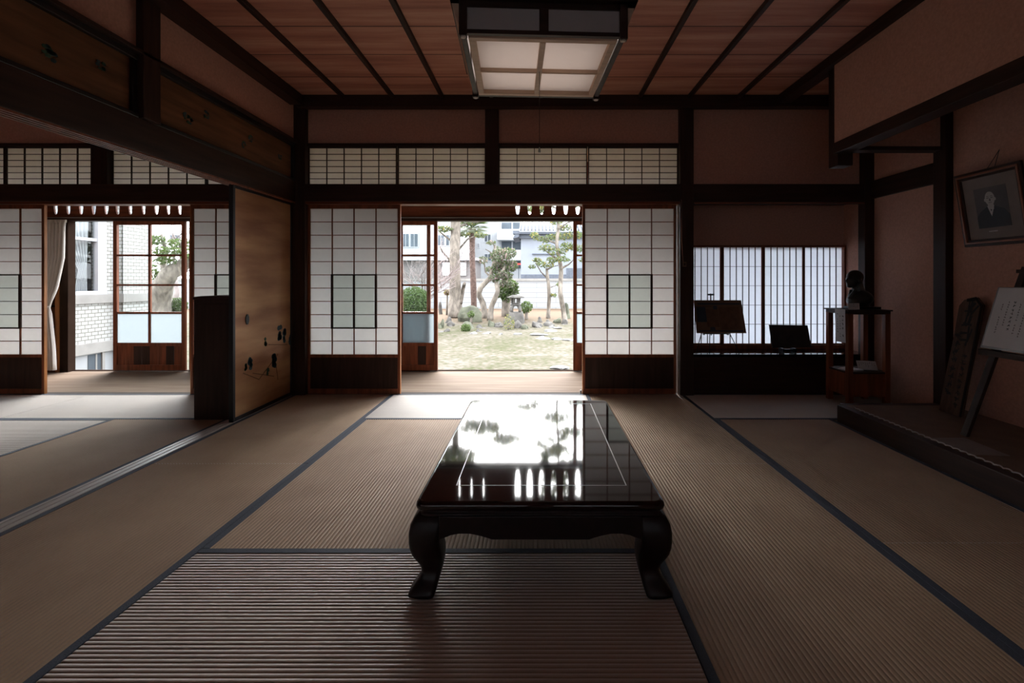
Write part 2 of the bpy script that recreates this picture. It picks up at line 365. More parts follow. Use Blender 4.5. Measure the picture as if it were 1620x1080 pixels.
trim(bx(1.515, XR, YB-.05, YB+.1, 1.86, 2.035), 'dwx', 'dark beam over the study window recess')
trim(bx(1.515, XR, YB-.056, YB-.048, ZK-.006, ZK+.008), 'redx', 'narrow reddish lip under the beam over the study recess', .001)
trim(bx(-6.4, 1.46, YB+.012, YB+.11, -.06, -.004), 'dullsill', 'worn grooved sill under the shoji doors', .002)
# ------ shoji
def lattice(mb, x0, x1, z0, z1, y, cols, rows, tv=.007, th=.006, d=.014, frame=None, mi=0):
    for i in range(1, cols):
        x = x0+(x1-x0)*i/cols; mb.box(x-tv/2, x+tv/2, y, y+d, z0, z1, mi)
    for j in range(1, rows):
        z = z0+(z1-z0)*j/rows; mb.box(x0, x1, y+.001, y+d-.001, z-th/2, z+th/2, mi)
DN = [0]
def shoji_door(x0, x1, y, label, flip=1, honey=None):
    DN[0] += 1
    r = empty('door_%d' % DN[0], ((x0+x1)/2, y, 0), label, 'shoji door', kind='structure')
    zp0, zp1, zt = .385, 1.808, ZK
    st = .022; xa, xb = x0+st, x1-st
    f = MB().box(x0, xa, y, y+.03, 0, zt).box(xb, x1, y, y+.03, 0, zt).box(xa, xb, y, y+.03, zp1, zt).box(xa, xb, y, y+.03, zp0-.03, zp0).box(xa, xb, y, y+.03, 0, .05)
    f.build('frame', 'redz', r, .002)
    MB().box(xa, xb, y+.01, y+.02, .05, zp0-.03).build('lower_panel', 'dwz', r)
    cw = (xb-xa)/4; rh = (zp1-zp0)/11
    l = MB()
    for i in range(1, 4):
        x = xa+cw*i
        for a, b in (((zp0, zp1),) if i != 2 else ((zp0, zp0+2*rh), (zp0+6*rh, zp1))):
            l.box(x-.0045, x+.0045, y+.004, y+.018, a, b)
    for j in range(1, 11):
        z = zp0+rh*j
        if 2 < j < 6:
            l.box(xa, xa+cw, y+.005, y+.017, z-.0035, z+.0035).box(xb-cw, xb, y+.005, y+.017, z-.0035, z+.0035)
        else: l.box(xa, xb, y+.005, y+.017, z-.0035, z+.0035)
    l.build('lattice', 'redz', r)
    ha, hb, hc, hd = xa+cw, xb-cw, zp0+2*rh, zp0+6*rh; ya_, yb_ = y+.0185, y+.0195
    MB().box(xa, xb, ya_, yb_, zp0, hc).box(xa, xb, ya_, yb_, hd, zp1).box(xa, ha, ya_, yb_, hc, hd).box(hb, xb, ya_, yb_, hc, hd).build('paper', 'paper', r)
    s = MB(); a, b, c, d = xa+cw, xb-cw, zp0+2*rh, zp0+6*rh
    s.box(a-.01, a+.01, y-.001, y+.016, c-.008, d+.008).box(b-.01, b+.01, y-.001, y+.016, c-.008, d+.008).box(a, b, y-.001, y+.016, c-.008, c+.006).box(a, b, y-.001, y+.016, d-.006, d+.008)
    s.box((a+b)/2-.009, (a+b)/2+.009, y, y+.015, c, d)
    for j in range(1, 4): s.box(a, b, y+.004, y+.014, c+rh*j-.003, c+rh*j+.003)
    g = s.build('sliding_sash', 'dwz', r, .001)
    MB().box(a, b, y+.0145, y+.0155, c, d).build('pane', 'paper_green', g)
    MB().box(x1-.0005 if flip > 0 else x0-.0055, x1+.0055 if flip > 0 else x0+.0005, y+.001, y+.029, 0, zt).build('lit_edge', 'orange', r)  # daylight on the door edge painted in as an orange strip
    return r
shoji_door(-2.235, -1.335, YB+.018, 'shoji door of the main room standing left of the open doorway', 1)
shoji_door(.452, 1.362, YB+.018, 'shoji door of the main room standing right of the open doorway', -1)
shoji_door(-5.72, -4.81, YB+.018, 'shoji door at the left edge of the photo, beside the curtain', 1)
shoji_door(-3.375, -2.465, YB+.018, 'shoji door partly hidden behind the low dark cabinet', -1)
# the second leaf that shows behind each left-hand one
def rear_leaf(x0, x1, y, label):
    DN[0] += 1
    r = empty('door_%d' % DN[0], ((x0+x1)/2, y, 0), label, 'shoji door', kind='structure')
    f = MB().box(x0, x0+.022, y, y+.028, 0, ZK).box(x1-.022, x1, y, y+.028, 0, ZK).box(x0, x1, y, y+.028, 1.81, ZK).box(x0, x1, y, y+.028, 0, .385)
    lattice(f, x0+.022, x1-.022, .385, 1.808, y+.006, 4, 11)
    f.build('frame', 'redz', r); MB().box(x0+.02, x1-.02, y+.02, y+.021, .385, 1.81).build('paper', 'paper', r)
# ------ transom windows
WN = [0]
def transom(x0, x1, label, cols=5, z0=2.035, z1=2.415):
    WN[0] += 1
    r = empty('window_%d' % WN[0], ((x0+x1)/2, YB+.03, z0), label, 'transom window', kind='structure')
    y = YB+.03
    f = MB().box(x0, x0+.008, y, y+.03, z0, z1).box(x1-.008, x1, y, y+.03, z0, z1).box(x0, x1, y, y+.03, z1-.012, z1).box(x0, x1, y, y+.03, z0, z0+.008)
    f.build('frame', 'dwx', r)
    l = MB(); lattice(l, x0+.008, x1-.008, z0+.008, z1-.012, y+.004, cols, 6, .007, .005); l.build('lattice', 'dwx', r)
    MB().box(x0+.004, x1-.004, y+.0185, y+.0195, z0+.004, z1-.004).build('paper', 'paper_bright', r)
transom(-2.235, -1.37, 'paper transom nearest the corner post of the main room')
transom(-1.36, -.50, 'second paper transom, left of the short middle post')
transom(-.37, .495, 'third paper transom, right of the short middle post')
transom(.505, 1.385, 'paper transom at the right end beside the broad post')
transom(-5.20, -4.32, 'paper transom at the left edge of the photo')
transom(-4.16, -3.24, 'paper transom of the left room cut off by the slanting lintel')
transom(-3.23, -2.35, 'paper transom of the left room beside the corner post')
transom(-6.35, -5.21, 'paper transom of the left room beyond the photo edge')
# ------ wall between the rooms (plane X = -2.35)
x0, x1 = -2.43, -2.325
k = MB().box(x0, x1, YN, YB-.035, 1.862, 2.06)
trim(k, 'dwy', 'long dark lintel beam between the two rooms', .005)
kk = MB()
for a, b in ((x0+.002, -2.415), (-2.400, -2.385), (-2.370, -2.355), (-2.340, x1-.002)): kk.box(a, b, YN, YB-.035, 1.852, 1.863)
trim(kk, 'redz', 'grooved underside of the lintel between the two rooms', .001)
def ranma(y0, y1, label, leaves):
    TN[0] += 1
    r = empty('trim_%d' % TN[0], (-2.36, (y0+y1)/2, 2.06), label, 'transom panel', kind='structure')
    MB().box(-2.375, -2.355, y0, y1, 2.06, 2.43).build('board', 'ranma', r)
    f = MB().box(-2.39, -2.328, y0, y1, 2.06, 2.085).box(-2.39, -2.328, y0, y1, 2.395, 2.44).box(-2.39, -2.335, y0, y0+.035, 2.085, 2.395).box(-2.39, -2.335, y1-.035, y1, 2.085, 2.395)
    f.build('frame', 'black', r, .003)
    if leaves:
        l = MB()
        for px, py in leaves:
            s = F*2.353/(CX-px); z = PZ(py, s)
            for q in range(7):
                a = random.uniform(0, 6.28); u = s+.02*math.cos(a); v = z+.022*math.sin(a); rr = random.uniform(.009, .017)
                l.prism([(u+rr*math.cos(t*PI/3), v+rr*.7*math.sin(t*PI/3)) for t in range(6)], 'X', -2.356, -2.352, q % 2)
            l.bar((-2.354, s-.03, z-.03), (-2.354, s+.05, z+.01), .004, .003, 2)
        l.build('painted_leaves', ['ptblue', 'ptgreen', 'ptbranch'], r)
ranma(2.96, YB-.035, 'painted wooden transom nearest the garden wall', [(295, 184), (327, 182), (386, 229), (397, 219), (443, 247), (300, 190)])
ranma(1.12, 2.83, 'painted wooden transom left of the transom post', [(82, 88), (75, 80), (160, 103)])
ranma(-.8, .99, 'wooden transom beyond the upper left corner of the photo', [])
trim(bx(-2.43, -2.30, 2.83, 2.96, 2.06, ZC-.1), 'dwz', 'dark post standing between the painted transoms')
trim(bx(-2.43, -2.30, .99, 1.12, 2.06, ZC-.1), 'dwz', 'dark post of the left wall nearer the viewer')
struct('wall_left', bx(-2.41, -2.345, YN, YB+.03, 2.44, ZC+.06), 'plaster', 'brown plaster above the painted transoms')
struct('wall_left_low', bx(-2.41, -2.345, YN, -.8, 1.9, 2.5), 'plaster', 'plaster beside the viewer on the left')
trim(bx(-2.36, -2.30, YN, YB-.035, 2.43, 2.455), 'dwy', 'slim rail over the painted transoms')
sl = MB().box(-2.455, -2.357, YN, YB-.035, -.05, -.002)
for a, b in ((-2.455, -2.437), (-2.427, -2.395), (-2.385, -2.357)): sl.box(a, b, YN, YB-.035, -.002, .004)
trim(sl, 'shikii', 'worn grooved sill running between the two rooms', 0)
# ------ fusuma
DN[0] += 1
fu = empty('door_%d' % DN[0], (-2.37, 4.2, 0), 'gold painted fusuma panel with black lacquer frame beside the corner post', 'fusuma door', kind='structure')
fy0, fy1 = 3.755, 4.664
MB().box(-2.392, -2.357, fy0, fy0+.03, .004, 1.86).box(-2.392, -2.357, fy1-.03, fy1, .004, 1.86).box(-2.392, -2.357, fy0+.03, fy1-.03, .004, .035).box(-2.392, -2.357, fy0+.03, fy1-.03, 1.83, 1.86).build('frame', 'black', fu, .003)
pn = MB().box(-2.388, -2.362, fy0+.03, fy1-.03, .035, 1.83)
def fpos(px, py): Y = F*2.36/(CX-px); return Y, PZ(py, Y)
for px, py, s in ((421, 540, .6), (443, 527, 1.1), (450, 531, 1), (459, 537, .7), (389, 581, .5), (396, 576, .9), (424, 587, .5), (434, 572, 1.2)):
    Y, z = fpos(px, py)
    for q in range(int(6*s)+3):
        u = Y+random.uniform(-.018, .018)*s; v = z+random.uniform(-.05, .05)*s; rr = .016*s+.006
        pn.prism([(u+rr*1.1*math.cos(t*PI/4), v+rr*math.sin(t*PI/4)) for t in range(8)], 'X', -2.3625, -2.3605, 1 if s > .65 else 2)
for a, b in (((400, 590), (434, 595)), ((410, 600), (440, 560)), ((440, 600), (436, 570)), ((385, 590), (410, 600)), ((425, 545), (455, 545))):
    (Y0, z0), (Y1, z1) = fpos(*a), fpos(*b); pn.bar((-2.3615, Y0, z0), (-2.3615, Y1, z1), .006, .002, 3, up=(1, 0, 0))
pn.build('painted_panel', ['gold', 'ptblue', 'ptgreen', 'ptbranch'], fu)
Y, z = fpos(391, 505)
MB().prism([(Y+.024*math.cos(t*PI/4+PI/8), z+.045*math.sin(t*PI/4+PI/8)) for t in range(8)], 'X', -2.364, -2.355, 0).build('finger_pull', 'black', fu, .002)
# ------ right hand side: alcove
struct('wall_right', bx(XR, XR+.08, YN, 5.2, -.05, ZC+.06), 'plaster', 'brown plaster wall at the back of the alcove')
struct('wall_drop', bx(XT-.02, XT+.06, YN, 3.80, 2.18, ZC+.06), 'plaster', 'brown plaster drop wall over the alcove front')
trim(bx(XT-.03, XT+.09, YN, 3.80, 2.10, 2.185), 'dwy', 'dark drop lintel along the alcove front')
trim(bx(XT, XT+.12, 3.79, 3.91, 2.01, ZC-.002), 'dwz', 'short hanging post ending in mid air at the alcove corner')
struct('wall_alcove_end', bx(XT+.12, XR, 3.81, 3.87, 2.15, ZC+.06), 'plaster', 'small plaster wall over the passage beside the alcove')
trim(bx(XT+.12, XR, 3.79, 3.89, 2.13, 2.16), 'dwx', 'thin rail spanning from hanging post to alcove wall')
trim(bx(XR-.06, XR+.02, 3.76, 3.88, -.05, ZC-.002), 'dwz', 'dark post on the right wall between alcove and study recess')
trim(bx(XR-.09, XR+.02, YB-.06, YB+.04, -.05, ZC-.1), 'dwz', 'dark corner post beside the study window')
trim(bx(XR-.03, XR+.02, 3.88, YB-.06, 1.89, 2.06), 'dwy', 'dark wall beam between alcove post and corner post')
af = MB().box(XT+.06, XR, -.6, 3.80, .095, .128)
struct('floor_alcove', af, 'kraft', 'brown matting on the raised alcove floor')
trim(bx(XT, XT+.06, -.6, 3.80, -.05, .13), 'dwy', 'dark front beam of the raised alcove', .004)
trim(bx(XT+.06, XR, 3.80, 3.86, -.05, .13), 'dwx', 'dark end beam of the raised alcove', .004)
# ------ study recess (shoin)
struct('wall_shoin_low', bx(1.515, XR, YB, YB+.05, -.05, .36), 'dwx', 'dark boarded front below the study desk')
struct('wall_shoin_top', bx(1.46, XR+.05, 5.1, 5.16, 1.463, 1.95), 'plaster', 'shaded wall above the study window')
struct('ceiling_shoin', bx(1.46, XR+.05, YB+.05, 5.2, 1.9, 1.97), 'dwx', 'dark soffit of the study recess')
struct('wall_shoin_left', bx(1.46, 1.52, YB+.1, 5.2, -.05, 1.95), 'plaster', 'left cheek of the study recess')
struct('wall_shoin_back', bx(1.46, XR+.05, 5.12, 5.16, -.05, .40), 'dwx', 'wall below the study window')
WN[0] += 1
desk = trim(bx(1.515, XR, YB-.02, 5.12, .363, .393), 'lacquer', 'dark polished study desk board under the lattice window')
r = empty('window_%d' % WN[0], (2.38, 5.1, .393), 'wide vertical lattice paper window over the study desk', 'lattice window', kind='structure')
f = MB().box(1.52, XR, 5.06, 5.115, .393, .43).box(1.52, XR, 5.06, 5.115, 1.455, 1.475).box(XR-.02, XR, 5.06, 5.115, .43, 1.455)
f.build('frame', 'redz', r, .002)
pw = .43
for i in range(4):
    a = 1.52+pw*i; b = a+pw; y = 5.075+(.016 if i in (0, 3) else 0)
    s = MB().box(a, a+.017, y, y+.02, .43, 1.455).box(b-.017, b, y, y+.02, .43, 1.455).box(a, b, y, y+.02, .43, .445)
    sash = s.build('sash', 'redz', r, .001)
    l = MB(); lattice(l, a+.017, b-.017, .445, 1.455, y+.002, 6, 5, .006, .004, .012); l.build('lattice', 'dwz', sash)
    MB().box(a+.01, b-.01, y+.015, y+.016, .44, 1.455).build('paper', 'paper_bluelit', sash)
# ------ walls out of view that close the rooms
bk = MB().box(XF, XR, YN-.1, YN, -.05, .4).box(XF, XR, YN-.1, YN, 2.3, ZC+.06)
for a, b in ((XF, -5.6), (-4, -2.2), (-.3, .2), (1.9, XR)): bk.box(a, b, YN-.1, YN, .4, 2.3)
struct('wall_front', bk, 'plaster', 'wall behind the viewer with openings for added windows')
for i, (a, b) in enumerate(((-5.6, -4), (-2.2, -.3), (.2, 1.9))):  # windows out of view, added to fill the room with light
    WN[0] += 1
    r = empty('window_%d' % WN[0], ((a+b)/2, YN-.05, .4), 'unseen window added for fill light behind the viewer', 'window', kind='structure')
    l = MB(); lattice(l, a, b, .4, 2.3, YN-.05, 6, 8, .02, .02); l.build('lattice', 'dwz', r)
    MB().box(a, b, YN-.03, YN-.027, .4, 2.3).build('pane', 'fill_pane', r)
fw = MB().box(XF-.1, XF, YN, YV+.1, -.5, ZC+.06)
struct('wall_far_left', fw, 'plaster', 'far wall of the left hand room')
# ================================================================== veranda
struct('floor_veranda', bx(XF, 1.52, YB+.11, YV+.02, -.12, -.012), 'boards', 'pale polished veranda boards', 0)
trim(bx(XF, 1.6, YV+.02, YV+.10, -.14, -.006), 'dulldark', 'dark outer sill of the veranda')
struct('ceiling_veranda', bx(XF, 1.6, YB+.09, YV+.1, 2.56, 2.62), 'pale_cedar', 'boarded veranda ceiling')
struct('wall_veranda_end', bx(1.50, 1.56, YB+.12, YV+.1, -.12, 2.6), 'redz', 'boarded end wall of the veranda')
rf = MB(); rf.prism([(YN-.5, 3.3), (YB, 3.3), (6.55, 2.5), (6.55, 2.58), (YB, 3.4), (YN-.5, 3.4)], 'X', XF-.5, 4.2)  # roof slab out of view, added to stop light leaking in
struct('roof', rf, 'slate', 'unseen house roof keeping stray light out, with eaves over the veranda')
gb = MB().box(XF-.4, 4.2, YB+.12, YB+.16, 2.6, 3.3)
struct('wall_gable', gb, 'white_plaster', 'wall above the veranda roof')
# pierced board above the glass doors
def pierced(x0, x1, z0, z1, y, slots, label):
    """board with elongated oval slots; built strip by strip so that the openings are real"""
    TN[0] += 1
    mb = MB(); n = 14; cur = x0
    slots = sorted(slots)
    for cx, hw, za, zb in slots:
        mb.box(cur, cx-hw, y, y+.02, z0, z1); zm = (za+zb)/2; hh = (zb-za)/2
        for k in range(n):
            a = cx-hw+2*hw*k/n; b = a+2*hw/n; t = (a+b)/2-cx
            dz = hh*(1-abs(t/hw)**3)**.5
            mb.box(a, b, y, y+.02, z0, zm-dz); mb.box(a, b, y, y+.02, zm+dz, z1)
        cur = cx+hw
    mb.box(cur, x1, y, y+.02, z0, z1)
    return tag(mb.build('trim_%d' % TN[0], 'redx'), label, 'trim', kind='structure')
cs = [(PX(p, YV), .027, 1.915, 2.38) for p in (819, 838, 857, 876, 895, 914)]; cs = [(a_, .031, c_, d_) for a_, b_, c_, d_ in cs]
cs += [(PX(p, YV), .006, 2.02, 2.38) for p in (727, 746, 765)] + [(PX(p, YV), .024, 1.93, 2.38) for p in (560, 580, 600, 620, 935, 955, 975, 995, 1015)]
ls = [(PX(p, YV), .030, 1.915, 2.38) for p in (89, 109, 129, 149, 169, 187, 207, 228, 248, 267, 285)]
ls += [(PX(p, YV), .026, 1.915, 2.38) for p in (310, 330, 350, 370, 390, 410, 430, 450, 470, 490, 510, 530)]
pierced(XF, -2.30, 1.88, 2.56, YV-.005, [s for s in ls if s[0] < -2.35], 'pierced red board with oval slots over the doors of the left room')
pierced(-2.30, 1.5, 1.88, 2.56, YV-.005, [s for s in cs+ls if -2.25 < s[0] < 1.45], 'pierced red board with oval slots over the garden doorway')
sl2 = MB()
for c_ in ls+cs:
    if abs(math.sin(c_[0]*37)) > .55 and c_[1] > .01: sl2.box(c_[0]-.004, c_[0]+.001, YV+.02, YV+.03, 1.9, 2.45)
trim(sl2, 'dwz', 'thin rods behind the oval slots', 0)
trim(bx(XF, 1.5, YV-.03, YV+.08, 1.835, 1.885), 'dwx', 'dark head rail over the glass doors')
trim(bx(XF, 1.5, YV-.042, YV-.03, 1.868, 1.878), 'metal', 'thin grey metal curtain rail over the glass doors', .002)
def glass_door(x0, x1, y, label, label_panel=None):
    DN[0] += 1
    r = empty('door_%d' % DN[0], ((x0+x1)/2, y, 0), label, 'glass door', kind='structure')
    zs = [.34, .708, 1.05, 1.415, 1.79]; st = .045; xm = (x0+x1)/2
    f = MB().box(x0, x0+st, y, y+.035, 0, 1.835).box(x1-st, x1, y, y+.035, 0, 1.835).box(xm-.014, xm+.014, y+.003, y+.03, .34, 1.8)
    f.box(x0+st, x1-st, y, y+.035, 1.79, 1.835).box(x0+st, x1-st, y, y+.035, .30, .34).box(x0+st, x1-st, y, y+.035, 0, .07)
    for z in zs[1:4]: f.box(x0+st, x1-st, y+.003, y+.03, z-.012, z+.012)
    f.build('frame', 'redz', r, .002)
    p = MB(); n = 8
    for k in range(n):
        a = x0+st+(x1-x0-2*st)*k/n; b = x0+st+(x1-x0-2*st)*(k+1)/n; p.box(a+.001, b-.001, y+.012+(k % 2)*.004, y+.022, .07, .30, 1 if k in (2, 3, 6) else 0)
    p.build('lower_panel', ['redz', 'dwz'], r)
    MB().box(x0+st, x1-st, y+.015, y+.018, zs[1], zs[4]).build('clear_glass', 'glass', r)
    MB().box(x0+st, x1-st, y+.015, y+.018, zs[0], zs[1]).build('frosted_glass', 'frost', r)
    return r
glass_door(-2.104, -1.219, YV, 'glazed sliding door left of the open garden doorway')
glass_door(-2.20, -1.315, YV+.04, 'second glazed door tucked behind the one left of the doorway')
glass_door(.45, 1.335, YV, 'glazed sliding door at the right edge of the garden doorway')
glass_door(-5.205, -4.32, YV, 'glazed sliding door of the left room, beside the view of white tiles')
glass_door(-4.30, -3.415, YV+.04, 'glazed door hidden behind the shoji of the left room')
glass_door(-3.40, -2.515, YV, 'glazed door behind the low dark cabinet')
trim(bx(-2.52, -2.20, YV-.01, YV+.08, -.1, 1.84), 'dwz', 'dark veranda post behind the corner')
trim(bx(-5.82, -5.72, YV-.04, YV+.06, -.1, 1.84), 'dulldark', 'near black door jamb beside the view of white tiles')
trim(bx(-5.87, -5.822, YV-.05, YV+.05, -.1, 1.84), 'orange', 'honey coloured upright beside the curtain')
wb = MB()
wb.box(XF, -5.87, YV-.01, YV+.02, -.05, 1.84)
struct('wall_shutter_box', wb, 'redz', 'red boarded shutter box behind the curtain')
bb = MB()
for py in (452, 484, 517, 550): z = PZ(py, YV); bb.box(-6.1, -5.88, YV-.03, YV-.01, z-.012, z+.012)
trim(bb, 'dwx', 'dark battens on the red boarding behind the curtain', .001)
# ================================================================== tatami mats
def mat_(x0, x1, y0, y1, along, label, border=True, ztop=0.0):
    r = empty('tatami_mat', ((x0+x1)/2, (y0+y1)/2, 0), label, 'tatami mat', 'tatami mats on the floor')
    g = .0015; x0 += g; x1 -= g; y0 += g; y1 -= g
    mb = MB(); zb = -.055; a0, a1 = (y0, y1) if along == 'X' else (x0, x1)
    n = int(round((a1-a0)/.0175)); p = (a1-a0)/n; prof = []
    for k in range(n):
        for t, h in ((0, -.0045), (.09, -.0018), (.27, -.0004), (.5, 0), (.73, -.0004), (.91, -.0018)): prof.append((a0+(k+t)*p, h))
    prof.append((a1, -.0045))
    b = len(mb.v)
    for u, h in prof:
        if along == 'X': mb.v += [(x0, u, h), (x1, u, h)]
        else: mb.v += [(u, y0, h), (u, y1, h)]
    for k in range(len(prof)-1): mb.face((b+2*k, b+2*k+1, b+2*k+3, b+2*k+2), 0, True)
    mb.build('woven_surface', 'tatX' if along == 'X' else 'tatY', r)
    MB().box(x0, x1, y0, y1, zb, -.0055).build('core', 'tatX', r)
    if border:
        h = .030
        for s in (0, 1):
            if along == 'X':
                ya = y0 if s == 0 else y1-h; m_ = bx(x0, x1, ya, ya+h, -.006, .0016)
            else:
                xa = x0 if s == 0 else x1-h; m_ = bx(xa, xa+h, y0, y1, -.006, .0016)
            m_.build('cloth_border', 'cloth', r)
    return r
X1, X2, X3 = -1.385, .475, 1.43
R0, R1, R2, R3 = 4.712, 3.86, 2.93, 2.0
mat_(XL, X1, R2, R0, 'Y', 'tatami mat running from the fusuma to the left shoji door')
mat_(XL, X1, 1.07, R2, 'Y', 'tatami mat left of the table, along the grooved sill')
mat_(XL, X1, -.8, 1.07, 'Y', 'tatami mat in the bottom left corner of the photo')
mat_(X1, X2, R1, R0, 'X', 'brightly lit tatami mat lying across the garden doorway')
mat_(X1, (X1+X2)/2, R3, R1, 'Y', 'tatami mat under the left half of the table')
mat_((X1+X2)/2, X2, R3, R1, 'Y', 'tatami mat hidden under the right half of the table')
mat_(X1, X2, 1.07, R3, 'X', 'greyish tatami mat lying crosswise in front of the table')
mat_(X1, X2, .1, 1.07, 'X', 'tatami mat crosswise below the bottom edge of the photo')
mat_(X2, X3, R2, R0, 'Y', 'tatami mat running up to the right shoji door')
mat_(X2, X3, 1.07, R2, 'Y', 'long tatami mat right of the table')
mat_(X2, X3, -.8, 1.07, 'Y', 'tatami mat at the bottom edge, right of the table')
mat_(X3, XR-.02, R1, R0, 'X', 'tatami mat under the display stand before the study desk')
mat_(X3, XT, 2.046, R1, 'Y', 'tatami mat beside the far part of the alcove')
mat_(X3, XT, .18, 2.046, 'Y', 'tatami mat beside the near part of the alcove, bottom right')
mat_(-4.32, -2.457, R1, R0, 'X', 'pale lit tatami mat of the left room inside its doorway')
mat_(-6.18, -4.32, R1, R0, 'X', 'tatami mat of the left room at the left edge, by the shoji')
mat_(-3.40, -2.457, R3, R1, 'Y', 'tatami mat of the left room along the grooved sill')
mat_(-5.26, -3.40, R2, R1, 'X', 'pale tatami mat at the left edge of the photo')
mat_(-5.26, -3.40, R3, R2, 'X', 'tatami mat of the left room outside the photo')
mat_(-3.40, -2.457, .14, R3, 'Y', 'tatami mat of the left room nearest the viewer')
# ================================================================== low table
tb = empty('low_table', (.013, 2.37, .0), 'low black lacquer table with curved legs in the middle of the room', 'table')
TX0, TX1, TY0, TY1, TZ = -.421, .447, 1.66, 3.09, .346
def rrect(x0, x1, y0, y1, r, z, n=5):
    o = []
    for cx, cy, a0 in ((x1-r, y1-r, 0), (x0+r, y1-r, PI/2), (x0+r, y0+r, PI), (x1-r, y0+r, 1.5*PI)):
        for k in range(n+1):
            a = a0+PI/2*k/n; o.append((cx+r*math.cos(a), cy+r*math.sin(a), z))
    return o
top = MB(); rg = []
for ins, z in ((.012, .316), (.002, .320), (0, .330), (.003, .340), (.010, .345), (.014, TZ)):
    rg.append(rrect(TX0+ins, TX1-ins, TY0+ins, TY1-ins, .03, z))
top.rings(rg, sm=True); tt = top.build('tabletop', 'lacquer', tb)
il = MB(); ix0, ix1, iy0, iy1 = -.300, .334, 1.80, 2.99; t_ = .003
il.box(ix0, ix0+t_, iy0, iy1, TZ, TZ+.0006).box(ix1-t_*.9, ix1+t_*.5, iy0, iy1, TZ, TZ+.0006).box(ix0, ix1, iy0, iy0+.002, TZ, TZ+.0006).box(ix0, ix1, iy1, iy1+.002, TZ, TZ+.0006)
il.build('groove_glint_line', 'groove_glint', tt)  # painted glint of the groove around the top
wa = MB(); wa.rings([rrect(TX0+i, TX1-i, TY0+i, TY1-i, .03, z) for i, z in ((.014, .292), (.014, .300), (.022, .303), (.022, .310), (.012, .314), (.012, .318))])
wa.build('waist', 'lacquer_leg', tb)
def apron_poly(L):
    # half outline (u from centre), lower edge with a flat middle and an arch by each leg
    low = [(0, .216), (L*.48, .216), (L*.52, .221), (L*.60, .229), (L*.70, .236), (L*.80, .236), (L*.88, .231), (L*.93, .224), (L, .216)]
    pts = [(u, z) for u, z in low]+[(L, .296)]
    return [(-u, z) for u, z in reversed(low)][:-1]+[(u, z) for u, z in low]+[(L, .296), (-L, .296)]
cx, cy = (TX0+TX1)/2, (TY0+TY1)/2; hw, hl = .39, .665
for s in (-1, 1):
    m_ = MB(); m_.prism([(cx+u, z) for u, z in apron_poly(hw-.04)], 'Y', cy+s*(hl+.02), cy+s*(hl+.045)); m_.build('apron', 'lacquer_leg', tb, .003)
    m_ = MB(); m_.prism([(cy+u, z) for u, z in apron_poly(hl-.04)], 'X', cx+s*(hw+.005), cx+s*(hw+.03)); m_.build('apron', 'lacquer_leg', tb, .003)
prof = [(.300, .425, .340), (.285, .440, .340), (.262, .452, .340), (.235, .457, .344), (.205, .457, .350), (.182, .455, .347), (.158, .449, .343), (.140, .441, .342), (.115, .428, .344), (.095, .421, .348), (.080, .421, .351), (.062, .430, .356), (.044, .444, .361), (.028, .457, .365), (.020, .459, .367), (.008, .446, .371), (.0017, .438, .373)]
for sx in (-1, 1):
    for sy in (-1, 1):
        m_ = MB(); rg = []
        for z, o, i in prof:
            q = rrect(i, o, i+.245+.013, o+.258, .018, z, 3)
            rg.append([(cx+sx*x, cy+sy*y, z) for x, y, z in q])
        m_.rings(rg); m_.build('leg', 'lacquer_leg', tb)
# ================================================================== pendant lamp
LW, LZ = .65, 2.155
lp = empty('pendant_lamp', (.014, 2.425, LZ), 'square wood and paper pendant lamp hanging over the table', 'lamp')
lp.rotation_euler = (0, 0, math.radians(2.8)); lp['_rot'] = 1
a = LW/2; 
f = MB()
for s in (-1, 1): f.box(-a, a, s*(a-.015)-.015, s*(a-.015)+.015, 0, .03); f.box(s*(a-.015)-.015, s*(a-.015)+.015, -a+.03, a-.03, 0, .03)
f.box(-.013, .013, -a+.03, a-.03, 0, .028).box(-a+.03, a-.03, -.013+.03, .0+.03, .002, .026)
f.build('tray_frame', 'lampwood', lp, .002)
for i in (0, 1):
    for j in (0, 1):
        px0 = -a+.03 if i == 0 else .013; px1 = -.013 if i == 0 else a-.03
        py0 = -a+.03 if j == 0 else .03; py1 = .017 if j == 0 else a-.03
        MB().box(px0, px1, py0, py1, .022, .024).build('paper_panel', 'lamp_paper', lp)
b = .345; g = MB()
for s in (-1, 1):
    g.box(-b, b, s*b-.011, s*b+.011, .004, .022).box(-b, b, s*b-.011, s*b+.011, .118, .142)
    g.box(s*b-.011, s*b+.011, -b, b, .004, .022).box(s*b-.011, s*b+.011, -b, b, .118, .142)
    g.box(-.02, .02, s*b-.010, s*b+.010, .022, .118).box(s*b-.010, s*b+.010, -.02, .02, .022, .118)
g.build('box_frame', 'dwx', lp, .001)
for sx in (-1, 1):
    for sy in (-1, 1):
        q = MB().box(sx*b-.017, sx*b+.017, sy*b-.017, sy*b+.017, -.006, .142).build('corner_post', 'dwz', lp, .002)
        MB().lathe((sx*b, sy*b, -.012), [(.006, 0), (.012, .002), (.013, .006)], 12).build('pale_end', 'lamp_end', q)
sd_ = MB()
for s in (-1, 1):
    sd_.box(-b+.015, b-.015, s*b-.002, s*b+.002, .022, .118); sd_.box(s*b-.002, s*b+.002, -b+.015, b-.015, .022, .118)
sd_.build('side_paper', 'lampside', lp)
t_ = MB().box(-.40, .40, -.385, -.30, .142, .156).box(-.40, .40, .30, .385, .142, .156).box(-.40, -.33, -.385, .385, .142, .156).box(.33, .40, -.385, .385, .142, .156).box(-.33, .33, -.30, .30, .150, .154)
t_.build('top_board', 'dwx', lp)
for s in (-1, 1):
    v = MB(); v.prism([(s*.352, .02), (s*.356, .02), (s*.395, .138), (s*.365, .138)], 'Y', -.34, .34); v.build('flared_side', 'lampwood', lp)
